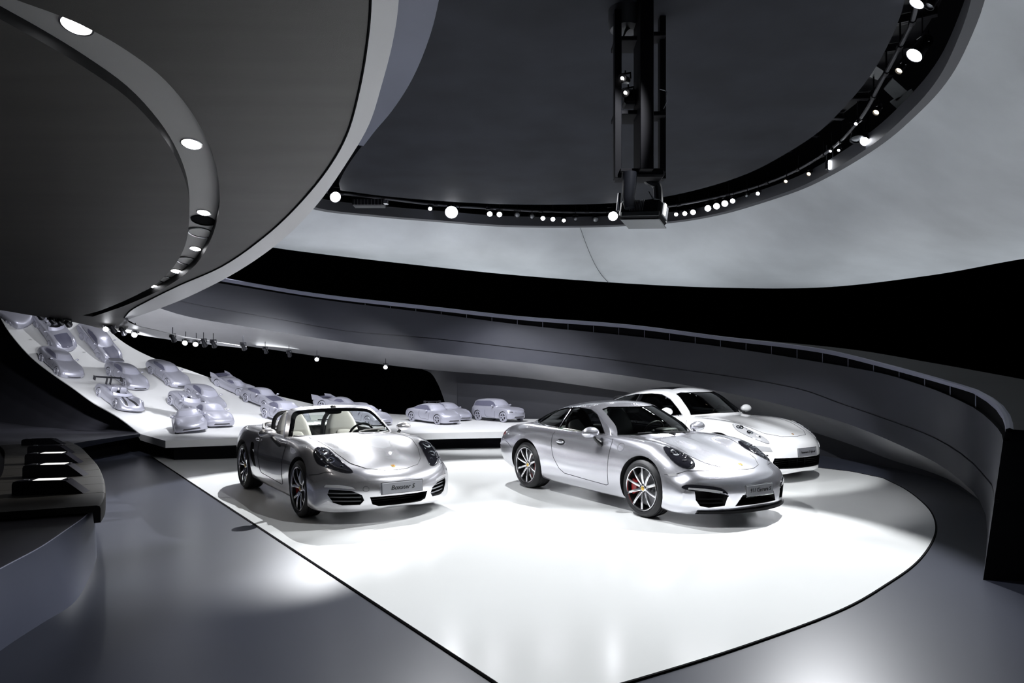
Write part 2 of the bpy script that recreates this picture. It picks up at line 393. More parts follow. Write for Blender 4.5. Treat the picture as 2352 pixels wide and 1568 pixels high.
E_btop = [(180, 700), (288, 731), (337, 758), (401, 774), (564, 794), (732, 818), (890, 838), (978, 848), (1178, 865), (1416, 897), (1700, 946), (1880, 996), (1978, 1029), (2047, 1056), (2117, 1077), (2186, 1104), (2237, 1138), (2262, 1160)]
ZPN = [(200, 16.5), (300, 17.2), (500, 18.2), (700, 18.8), (900, 19.0), (1176, 18.6), (1300, 18.2), (1500, 17.1), (1700, 15.3), (1880, 13.3), (1980, 12.15), (2080, 10.9), (2150, 10.1), (2206, 9.6), (2239, 9.2), (2262, 8.5)]
ZBS = [(200, 17.2), (288, 18.0), (401, 19.2), (564, 20.0), (732, 20.5), (978, 20.3), (1176, 19.8), (1300, 19.4), (1500, 18.2), (1700, 16.2), (1880, 14.3), (1980, 13.2), (2047, 12.5), (2117, 11.6), (2149, 11.2), (2196, 10.4), (2239, 9.5), (2262, 9.0)]
xs = [200+i*(2235-200)/70 for i in range(71)]
def row_of(E, ZT, off=0, dy=0): return [at(x, smooth_tab(E, x)+dy, smooth_tab(ZT, x)+off) for x in xs]
# end stations: explicit (the wall turns edge-on towards the visitor and ends at a dark pier)
def endpts(l): return [at(*p) for p in l]
rt = row_of(E_rail, ZPN, -.02)+endpts([(2268, 913, 8.7), (2290, 931, 7.9), (2304, 952, 7.1), (2309, 970, 6.3), (2310, 985, 5.9)])
rbt = row_of(E_rail, ZPN, -.02, 8)+endpts([(2266, 922, 8.7), (2288, 941, 7.9), (2303, 963, 7.1), (2308, 978, 6.3), (2309, 992, 5.9)])
ptp = row_of(E_ptop, ZPN)+endpts([(2258, 951, 8.7), (2277, 968, 7.9), (2292, 984, 7.1), (2301, 998, 6.3), (2304, 1012, 5.9)])
grv = row_of(E_grv, ZPN)+endpts([(2252, 1082, 8.7), (2268, 1101, 7.9), (2278, 1113, 7.1), (2282, 1130, 6.3), (2284, 1150, 5.9)])
pbt = row_of(E_pbot, ZPN)+endpts([(2250, 1150, 8.7), (2264, 1182, 7.9), (2268, 1225, 7.1), (2263, 1290, 6.3), (2258, 1331, 5.79)])
bt = row_of(E_btop, ZBS)+endpts([(2262, 1158, 9.05), (2272, 1185, 8.32), (2280, 1230, 7.3), (2275, 1292, 6.3), (2266, 1331, 5.79)])
for l in (pbt, bt):
    for p in l: p.z = max(p.z, 0.0)
GW = thing('spiral_ramp', 'slate grey spiral ramp with smooth parapet sweeping around the back and right of the hall', 'ramp')
def strip(name, rows_, m, par=GW, ang=30, solid=.02):
    b = MB(); b.grid(rows_); return b.build(name, m, par, angle=ang)
mid = lambda a, c, t: [p.lerp(q, t) for p, q in zip(a, c)]
def outw(l, d):      # push away from hall centre
    C = Vector((.8, 11.7, 0)); out = []
    for p in l:
        v = Vector((p.x-C.x, p.y-C.y, 0)).normalized(); out.append(p+v*d)
    return out
g1 = [p+Vector((0, 0, .012)) for p in grv]; g2 = [p-Vector((0, 0, .012)) for p in grv]
strip('parapet_panel', [ptp, mid(ptp, g1, .5), g1, outw(g1, .03), outw(g2, .03), g2, mid(g2, pbt, .5), pbt], M['wall'], ang=50)
# black recessed band with glazed joints, rail above
strip('shadow_gap', [ptp, outw(ptp, .05), outw(rbt, .05), rbt], M['black'], ang=30)
rto = outw(rt, .5); rto = [p+Vector((0, 0, .0)) for p in rto]
strip('handrail', [rbt, rt, [p+Vector((0, 0, .012)) for p in outw(rt, .03)], outw(rt, .06)], M['rail'], ang=25)
b = MB()
for k in range(22, 71, 2):
    a, c = rbt[k], ptp[k]; b.tube([outw([a], .03)[0]-Vector((0, 0, .01)), outw([c], .03)[0]], .006, 4)
o = b.build('gap_joint', M['rail'], GW); o['kind'] = 'stuff'
rwide = [outw([p], lerpx([(0, .3), (40, .3), (60, .8), (75, 1.3)], i))[0] for i, p in enumerate(rt)]
strip('ramp_coping', [outw(rt, .06), rwide, [p-Vector((0, 0, 1.1)) for p in outw(rwide, .05)]], mat('coping_dark', (.010, .009, .009), .6, spec=.2), ang=30)
strip('ramp_soffit', [pbt, mid(pbt, bt, .5), bt], M['rsoffit'], ang=50)
# base wall below the ramp with an arched end on the left
k0 = max(i for i, x in enumerate(xs) if x < 985)
wb = []
for i in range(k0, len(bt)):
    p = bt[i]; wb.append((p, Vector((p.x, p.y, 0))))
wbt = [a for a, _ in wb]; wbb = [c for _, c in wb]
arch = []
k1 = 0
arc = catmull([at(968, 847, 20.3), at(990, 857, 20.25), at(1006, 882, 20.2), at(1019, 915, 20.15), at(1034, 965, 20.1), Vector((at(1050, 1000, 20.1).x, 20.1, 0.0))], 5)
# left end of the wall is an arch: each arch point is joined to the soffit line above it
def xz_on(l, x):
    for a_, c_ in zip(l, l[1:]):
        if a_.x <= x <= c_.x: return a_.lerp(c_, (x-a_.x)/(c_.x-a_.x))
    return l[0]
up = [xz_on(wbt, p.x) for p in arc]; dn = arc
b = MB(); b.grid([up, dn])
xe = arc[-1].x; wt2 = [up[-1]]+[p for p in wbt if p.x > xe+.02 or p.y < 18]; wb2 = [Vector((p.x, p.y, 0)) for p in wt2]
b.grid([wt2, mid(wt2, wb2, .5), wb2])
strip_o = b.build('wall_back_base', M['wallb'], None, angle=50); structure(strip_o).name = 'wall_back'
# pier closing the ramp at right foreground, its shade put into the colour
b = MB(); e0 = [rt[-1], rbt[-1], ptp[-1], grv[-1], pbt[-1]]; e1 = [p+Vector((2.2, -.35, .0)) for p in e0]
b.grid([e0, e1])
o = b.build('pier', mat('pier_shaded', (.012, .013, .016), .5), GW, smooth=False)
# black hall envelope
b = MB(); ring = []
for k in range(73):
    a = 2*math.pi*k/72; ring.append(Vector((-1+26*math.cos(a), 13+21*math.sin(a)*.95, 0)))
b.grid([[p for p in ring], [p+Vector((0, 0, 9)) for p in ring]])
structure(b.build('wall_hall', M['black'], angle=60)).name = 'wall_outer'
structure(flatpoly([Vector(p) for p in ((-28, -8, 9), (26, -8, 9), (26, 34, 9), (-28, 34, 9))], 0, M['black'], 'ceiling', thick=.1))
# ---- ceiling: disc, trough, lip and pale funnel ----
KD = 4.0; KL = 3.8
disc_px = [(1008, 0), (985, 90), (945, 185), (900, 255), (860, 300), (820, 350), (790, 395), (775, 430), (782, 437), (880, 450), (1006, 461), (1130, 468), (1261, 470), (1414, 466), (1520, 453), (1619, 431), (1716, 399), (1803, 354), (1883, 301), (1938, 247), (1976, 204), (2013, 152), (2053, 74), (2078, 0), (2085, -130), (2060, -350), (1960, -700), (1700, -1100), (1300, -1200), (1060, -600), (1025, -200)]
dp = [onz(x, y, EYE+KD) for x, y in disc_px]
dpc = catmull(dp[:8], 4)[:-1]+catmull(dp[8:-1]+[dp[-1]], 4)+[dp[-1].lerp(dp[0], .5)]
disc = flatpoly(dpc, 0, M['disc'], 'ceiling_disc', thick=.25); structure(disc).name = 'ceiling_inner'
lip_px = [(640, 440), (725, 482), (860, 498), (1006, 510), (1159, 521), (1363, 522), (1534, 513), (1602, 504), (1670, 490), (1755, 465), (1840, 436), (1900, 408), (1977, 364), (2043, 319), (2099, 270), (2150, 219), (2190, 166), (2229, 89), (2262, 0), (2285, -150), (2290, -400), (2240, -800), (2100, -1300), (1800, -2200)]
lip = catmull([onz(x, y, EYE+KL) for x, y in lip_px], 6)
low_px = [(560, 556, 19.0), (645, 571, 19.6), (1000, 613, 20.9), (1200, 633, 21.2), (1445, 651, 21.2), (1641, 660, 20.8), (1886, 660, 18.9), (2131, 633, 16.3), (2352, 594, 13.4), (2600, 560, 11.2), (3000, 500, 9.0), (3600, 400, 6.8), (5200, 200, 4.5), (9000, -500, 2.2)]
lw = catmull([at(*p) for p in low_px], 12)
def resample(l, n, f=lambda t: t):
    D = [0]
    for a, c in zip(l, l[1:]): D.append(D[-1]+(c-a).length)
    out = []
    for k in range(n):
        s = f(k/(n-1))*D[-1]
        for i in range(len(D)-1):
            if s <= D[i+1]+1e-9: out.append(l[i].lerp(l[i+1], (s-D[i])/(D[i+1]-D[i]))); break
    return out
n = 120; lr = resample(lip, n); wr = resample(lw, n)
rows = []
for k in range(13):
    t = k/12; rows.append([a.lerp(c, t)+Vector((0, 0, -.35*math.sin(math.pi*t)*.6)) for a, c in zip(lr, wr)])
b = MB(); b.grid(rows); structure(b.build('ceiling_funnel', M['funnel'], angle=60)).name = 'ceiling_dome'
b = MB(); b.tube([rows[0][0].lerp(rows[0][0], 0)+Vector((0, 0, 0))], .01) if False else None
lin = [p+(Vector((.6, 12.3, p.z))-p).normalized()*.13+Vector((0, 0, .02)) for p in lr]
tr = [p+Vector((0, 0, .24)) for p in lin]
b.grid([lr, lin, tr]); structure(b.build('trim_lip', M['lip'], angle=30)).name = 'trim_3'
# seam on the funnel
_i = min(range(n), key=lambda q: abs(CX+rows[0][q].x/max(rows[0][q].y, .1)*F-1330)); _j = min(range(n), key=lambda q: abs(CX+rows[12][q].x/max(rows[12][q].y, .1)*F-1398))
_s = MB(); _s.tube([rows[k][_i].lerp(rows[k][min(n-1, _i+1)], 0)*(1-k/12)+rows[k][_j]*(k/12)-Vector((0, .02, .02)) for k in range(13)], .007, 4); structure(_s.build('trim_seam', M['lip'])).name = 'trim_4'
# trough ceiling (dark deck) above disc & ring
b = MB()
deck = [Vector((p.x, p.y, EYE+4.75)) for p in lin]; din = [Vector((.8+(p.x-.8)*.5, 11+(p.y-11)*.5, EYE+4.75)) for p in lin]
b.grid([deck, din]); structure(b.build('ceiling_deck', mat('deck_black', (.01, .01, .013), .5), angle=60)).name = 'ceiling_trough'
# left pale sail between canopy and disc
sail_r = catmull([onz(x, y, EYE+KD-.02) for x, y in ((1035, -200), (1008, 0), (985, 90), (945, 185), (900, 255), (862, 300), (835, 335))], 5)
sail_l = [p+Vector((-1.6-.2*(i/30), .5, -.55)) for i, p in enumerate(sail_r)]
b = MB(); b.grid([[a.lerp(c, t/8)+Vector((0, 0, .3*math.sin(math.pi*t/8))) for a, c in zip(sail_r, sail_l)] for t in range(9)])
structure(b.build('ceiling_sail', mat('sail_blue_grey', (.13, .14, .19), .4, noise=((.7, .7, .7), .1, 5)), angle=60)).name = 'ceiling_side'

# ---- canopy (underside of the ramp overhead on the left) ----
CA, CB = 6.0, -.243
def onc(px, py, da=0): return onplane(px, py, CA+da, CB)
fl_px = [(830, -700), (845, -300), (851, 0), (843, 97), (824, 208), (795, 310), (751, 388), (679, 475), (606, 543), (509, 611), (412, 654), (339, 690), (300, 712), (285, 729)]
fo_px = [(910, -760), (918, -300), (916, 0), (902, 97), (877, 194), (848, 285), (800, 368), (728, 470), (648, 551), (548, 622), (436, 680), (362, 710), (310, 728), (288, 736)]
fl = catmull([onc(x, y) for x, y in fl_px], 5); fo = catmull([onc(x, y, .12) for x, y in fo_px], 5)
far = catmull([onc(x, y) for x, y in ((285, 729), (294, 742), (290, 756), (268, 760), (240, 756), (190, 744), (120, 731), (60, 722), (0, 712), (-120, 700), (-400, 690))], 4)
gl_px = [(-150, -40), (0, 44), (97, 97), (194, 155), (291, 223), (364, 300), (407, 368), (431, 436), (434, 514), (422, 572), (388, 625), (339, 664), (233, 712), (190, 724)]
gr_px = [(213, 727), (291, 700), (388, 655), (451, 606), (485, 548), (502, 490), (504, 436), (492, 368), (465, 300), (422, 233), (364, 170), (291, 116), (218, 73), (145, 39), (0, -15), (-150, -90)]
gl = catmull([onc(x, y) for x, y in gl_px], 4); gr = catmull([onc(x, y) for x, y in gr_px], 4)
pl_ = lambda x, y: Vector((x, y, CA+CB*y))
outer = fl+far[1:]+[pl_(-16, 12), pl_(-16, -3), pl_(-1.6, -3)]
hole = gl+gr
GDEP = .11
C0 = thing('canopy', 'huge dark brushed canopy underside curving overhead on the left, with a downlight groove', 'canopy')
und = flatpoly(outer, 0, M['canopy'], 'underside', holes=[hole], parent=C0)
b = MB(); hu = [p+Vector((0, 0, GDEP)) for p in hole]
b.grid([hole+[hole[0]], hu+[hu[0]]]); b.build('groove_side', mat('groove_shade', (.008, .008, .009), .6), C0, smooth=False)  # groove wall coloured black, its shadow put into the colour
flatpoly(hu, 0, M['groove'], 'groove_band', parent=C0)
b = MB(); b.grid([fl, fo]); b.build('fascia', M['fascia'], C0, angle=50)
fup = [p+Vector((-.25, .05, .9)) for p in fo]
b = MB(); b.grid([fo, [p+Vector((-.05, .0, .25)) for p in fo], fup]); b.build('parapet_panel', M['wall'], C0, angle=50)
b = MB(); b.tube([p+Vector((0, 0, -.004)) for p in fl], .012, 5); b.build('seam', M['black'], C0)
topc = [p+Vector((0, 0, .125)) for p in outer]
flatpoly(topc, 0, M['black'], 'deck', parent=C0)
b = MB(); fr = far+[pl_(-16, 12)]; b.grid([fr, [p+Vector((0, 0, .14)) for p in fr]]); b.build('rear_edge', M['wallb'], C0, smooth=False)

bt_ = catmull([onc(x, y) for x, y in ((287, 733), (296, 741), (318, 749), (352, 757), (430, 775), (500, 786), (566, 796))], 4); bb_ = catmull([onc(x, y) for x, y in ((262, 759), (276, 762), (300, 765), (345, 773), (420, 784), (490, 792), (566, 800))], 4)
b = MB(); b.grid([bt_, bb_]); b.grid([[p+Vector((0, 0, .012)) for p in bt_], [p+Vector((0, 0, .012)) for p in bb_]]); b.grid([bt_, [p+Vector((0, 0, .012)) for p in bt_]]); b.build('soffit_border', M['rsoffit'], GW, angle=30)
# ================= CAR LIBRARY =================
M.update(
 silver=mat('silver_metallic_paint', (.68, .68, .73), .24, .8, coat=1),
 silver2=mat('grey_silver_paint', (.66, .655, .68), .26, .82, coat=1),
 whitep=mat('white_paint', (.9, .9, .91), .2, .0, coat=1),
 well=mat('wheel_well', (.004, .004, .005), .8),
 tub=mat('cabin_lining', (.012, .012, .014), .6),
 tyre=mat('tyre_rubber', (.012, .012, .014), .55),
 rim=mat('rim_silver', (.72, .72, .74), .16, .95),
 rimdark=mat('rim_barrel', (.02, .02, .022), .35, .5),
 disc_b=mat('brake_steel', (.22, .22, .23), .3, .9),
 red=mat('caliper_red', (.35, .01, .012), .3, coat=.5),
 gold=mat('crest_gold', (.65, .42, .08), .25, .9),
 lens=mat('lamp_lens_dark', (.012, .012, .016), .04, coat=1),
 bulb=mat('lamp_reflector', (.75, .77, .8), .08, 1),
 clear=mat('indicator_lens', (.62, .62, .64), .1, .3, coat=1),
 redlens=mat('tail_lens', (.35, .01, .02), .15, coat=1),
 seat_l=mat('grey_leather', (.34, .34, .335), .5),
 seat_i=mat('pale_fabric', (.60, .60, .595), .7),
 seat_d=mat('black_leather', (.012, .012, .014), .5),
 grille=mat('grille_black', (.006, .006, .007), .35),
 plate=mat('plate_grey', (.33, .335, .36), .35, .5),
 ink=mat('plate_ink', (.005, .005, .006), .5),
 line=mat('panel_gap', (.01, .01, .014), .6),
 model=mat('model_silver', (.50, .50, .58), .38, .45),
 modelw=mat('model_window', (.58, .58, .69), .3, .4),
 modelg=mat('model_side_glass', (.20, .20, .28), .3, .4),
 modeld=mat('model_shadow_gap', (.05, .05, .06), .5),
)
GLASS = glassmat('clear_glass', (.80, .84, .80)); GLASSD = glassmat('dark_glass', (.30, .32, .32))
def bow(x, B, y, W=.9):
    """plan-form rounding: sections bend back at the nose and tail"""
    b = smooth_tab(B, x); return -b*(abs(y)/W)**2.3 if x > 0 else b*(abs(y)/W)**2.3
def stations(tab_x0, tab_x1, n):
    out = []
    for i in range(n):
        t = i/(n-1); s = (1-math.cos(math.pi*t))/2; s = .62*s+.38*t
        out.append(tab_x0+(tab_x1-tab_x0)*s)
    return out
SUB = [3, 3, 3, 3, 4, 4, 3, 9]
def body_section(P, x, sc=1):
    g = lambda k: smooth_tab(P[k], x)
    zc, zf, yf, zs, ys, zm, ym, zl, yl, zb, yb = [g(k) for k in ('zc', 'zf', 'yf', 'zs', 'ys', 'zm', 'ym', 'zl', 'yl', 'zb', 'yb')]
    dip = smooth_tab(P['dip'], x) if 'dip' in P else 0
    keys = [(0, 0, zc), (0, yf*.55, zc*.62+zf*.38-dip), (0, yf*.86, zf-.006-dip*.3), (0, (yf+ys)/2, zf*.72+zs*.28+.012), (0, ys, zs), (0, ym, zm), (0, yl, zl), (0, yb, zb), (0, 0, zb)]
    keys[2] = (0, yf*.88, zf*.93+zc*.07-dip*.2)
    return catmull(keys, SUB)
def loft_closed(sections):
    """sections: list of (x, half profile [y,z] from top centre to bottom centre, bowfn)"""
    b = MB(); rows = []
    for x, prof, bf in sections:
        r = [Vector((x+bf(p.y), -p.y, p.z)) for p in prof]
        l = [Vector((x+bf(p.y), p.y, p.z)) for p in prof[1:-1]][::-1]
        rows.append(r+l)
    b.grid(rows, True); n = len(rows[0])
    h = len(sections[0][1])
    for row, fl in ((rows[0], 0), (rows[-1], 1)):     # caps: zip top chain to bottom chain by y
        for side in (0, 1):
            ids = list(range(h)) if side == 0 else [0]+[n-k for k in range(1, h-1)]+[h-1]
            m_ = max(range(h), key=lambda k: abs(row[ids[k]].y))
            T = ids[:m_+1]; Bm = ids[m_:][::-1]; i = j = 0; f = []
            while i < len(T)-1 or j < len(Bm)-1:
                if j >= len(Bm)-1 or (i < len(T)-1 and abs(row[T[i+1]].y) <= abs(row[Bm[j+1]].y)):
                    if len({T[i], T[i+1], Bm[j]}) == 3: f.append((T[i], T[i+1], Bm[j]))
                    i += 1
                else:
                    if len({T[i], Bm[j], Bm[j+1]}) == 3: f.append((T[i], Bm[j+1], Bm[j]))
                    j += 1
            b.add(row, f)
    return b
def tmpobj(b, m, name='tmp'):
    o = b.build(name, m, None, smooth=False); return o
def prism(poly, mode, a, c, mi=0, b=None):
    b = b or MB()
    def P(u, v, w): return {'side': Vector((u, w, v)), 'front': Vector((w, u, v)), 'top': Vector((u, v, w))}[mode]
    A = [P(u, v, a) for u, v in poly]; B = [P(u, v, c) for u, v in poly]; n = len(poly)
    b.grid([A+[A[0]], B+[B[0]]], mi=mi); b.add(A, [tuple(range(n))], mi); b.add(B, [tuple(reversed(range(n)))], mi)
    return b
def boolean(o, cutb, cmats, tol=False):
    n0 = len(o.data.polygons)
    c = tmpobj(cutb, cmats, 'cutter')
    md = o.modifiers.new('b', 'BOOLEAN'); md.operation = 'DIFFERENCE'; md.solver = 'EXACT'; md.object = c; md.material_mode = 'TRANSFER'; md.use_hole_tolerant = tol
    dg = bpy.context.evaluated_depsgraph_get(); dg.update()
    me = bpy.data.meshes.new_from_object(o.evaluated_get(dg)); old = o.data
    o.modifiers.clear(); o.data = me; bpy.data.meshes.remove(old); bpy.data.objects.remove(c)
    return o
def finish(o, name, parent, angle=28):
    me = o.data; me.polygons.foreach_set('use_smooth', [True]*len(me.polygons)); me.set_sharp_from_angle(angle=math.radians(angle))
    o.name = name; me.name = name; o.parent = parent; return o
def bvh_of(o):
    me = o.data; return BVHTree.FromPolygons([v.co.copy() for v in me.vertices], [tuple(p.vertices) for p in me.polygons])
DIRS = {'front': Vector((-1, 0, 0)), 'top': Vector((0, 0, -1)), 'right': Vector((0, 1, 0)), 'left': Vector((0, -1, 0)), 'rear': Vector((1, 0, 0))}
def proj(bv, u, v, mode, D=None):
    if mode == 'front': o, d = Vector((4, u, v)), DIRS['front']
    elif mode == 'rear': o, d = Vector((-4, u, v)), DIRS['rear']
    elif mode == 'top': o, d = Vector((u, v, 3)), DIRS['top']
    elif mode == 'right': o, d = Vector((u, -3, v)), DIRS['right']
    else: o, d = Vector((u, 3, v)), DIRS['left']
    h = bv.ray_cast(o, d)
    if h[0] is None: return None
    n = h[1]
    if n.dot(d) > 0: n = -n
    return h[0], n
def dens(poly, step, closed=True):
    out = []; n = len(poly)
    for i in range(n if closed else n-1):
        a, c = Vector(poly[i]), Vector(poly[(i+1) % n]); k = max(1, int((c-a).length/step+.5))
        out += [a.lerp(c, j/k) for j in range(k)]
    if not closed: out.append(Vector(poly[-1]))
    return out
def rounded(poly, sub=4):
    """closed smooth curve through points"""
    P = [Vector((p[0], p[1], 0)) for p in poly]; n = len(P); e = [P[-1]]+P+[P[0], P[1]]
    c = catmull([P[-2], P[-1]]+P+[P[0], P[1]], sub)
    c = c[2*sub:(2+n)*sub]; return [(p.x, p.y) for p in c]
def inpoly(p, poly):
    x, y = p; r = False; n = len(poly)
    for i in range(n):
        x1, y1 = poly[i][0], poly[i][1]; x2, y2 = poly[(i+1) % n][0], poly[(i+1) % n][1]
        if (y1 > y) != (y2 > y) and x < (x2-x1)*(y-y1)/(y2-y1)+x1: r = not r
    return r
def patch(bv, poly, mode, m, name, parent, off=.003, skirt=.01, step=.03, mirror=False, dome=0, b=None, fit=True):
    own = b is None; b = b or MB()
    bd = dens(poly, step); us = [p.x if hasattr(p, 'x') else p[0] for p in bd]; vs = [p[1] for p in bd]
    pts = [Vector((p[0], p[1])) for p in bd]; nb = len(pts)
    u = min(us)+step/2
    while u < max(us):
        v = min(vs)+step/2
        while v < max(vs):
            if inpoly((u, v), [(p[0], p[1]) for p in bd]) and min((Vector((u, v))-q).length for q in pts[:nb]) > step*.45: pts.append(Vector((u, v)))
            v += step
        u += step
    V, E, Fc, *_ = delaunay_2d_cdt(pts, [(i, (i+1) % nb) for i in range(nb)], [], 1, 1e-6)
    P3 = []; ok = []
    for p in V:
        h = proj(bv, p.x, p.y, mode)
        if h is None: P3.append(None); continue
        e = 0
        if dome:
            dd = min((Vector((p.x, p.y))-q).length for q in pts[:nb]); e = dome*min(1, dd/(dome*3))**.5
        P3.append((h[0]+h[1]*(off+e), h[0]-h[1]*skirt))
    for s in ((1, -1) if mirror else (1,)):
        vv = []; mp = {}
        for i, q in enumerate(P3):
            if q: mp[i] = len(vv); vv.append(Vector((q[0].x, q[0].y*s, q[0].z)))
        ff = [tuple(mp[i] for i in f) for f in Fc if all(i in mp for i in f)]
        # skirt
        cnt = {}
        for f in ff:
            for i in range(len(f)):
                k = tuple(sorted((f[i], f[(i+1) % len(f)]))); cnt[k] = cnt.get(k, 0)+1
        inv = {v: k for k, v in mp.items()}; lowi = {}
        for (a, c), q in list(cnt.items()):
            if q == 1:
                for z in (a, c):
                    if z not in lowi: lowi[z] = len(vv); t = P3[inv[z]][1]; vv.append(Vector((t.x, t.y*s, t.z)))
                ff.append((a, c, lowi[c], lowi[a]))
        b.add(vv, ff)
    if own:
        o = b.build(name, m, parent, angle=35); return o
class Gaps(list):
    def build(s, name, m, par):
        for q in s: q.build(name, m, par)
def seam(bv, pts, mode, r=.0035, b=None, mirror=False, step=.04, off=.0):
    if isinstance(b, Gaps): g = MB(); b.append(g); b = g
    b = b if b is not None else MB(); L3 = []
    for p in dens(pts, step, False):
        h = proj(bv, p[0], p[1], mode)
        if h: L3.append(h[0]+h[1]*off)
    if len(L3) > 1:
        b.tube(L3, r, 5)
        if mirror: b.tube([Vector((p.x, -p.y, p.z)) for p in L3], r, 5)
    return b
def ellipsoid(b, c, r, n=14, k=8, mi=0, rot=None, cut=None):
    rows = []
    for i in range(k+1):
        a = math.pi*i/k-math.pi/2; row = []
        for j in range(n):
            t = 2*math.pi*j/n
            v = Vector((r[0]*math.cos(a)*math.cos(t), r[1]*math.cos(a)*math.sin(t), r[2]*math.sin(a)))
            if cut: v = cut(v)
            if rot is not None: v = rot @ v
            row.append(v+Vector(c))
        rows.append(row)
    b.grid(rows, True, mi)
def sgnpow(v, e): return math.copysign(abs(v)**e, v)
def superbox(b, c, r, e=.35, n=20, k=10, mi=0, rot=None, shape=None):
    rows = []
    for i in range(k+1):
        a = math.pi*i/k-math.pi/2; row = []
        for j in range(n):
            t = 2*math.pi*j/n
            v = Vector((r[0]*sgnpow(math.cos(a), e)*sgnpow(math.cos(t), e), r[1]*sgnpow(math.cos(a), e)*sgnpow(math.sin(t), e), r[2]*sgnpow(math.sin(a), e)))
            if shape: v = shape(v)
            if rot is not None: v = rot @ v
            row.append(v+Vector(c))
        rows.append(row)
    b.grid(rows, True, mi)
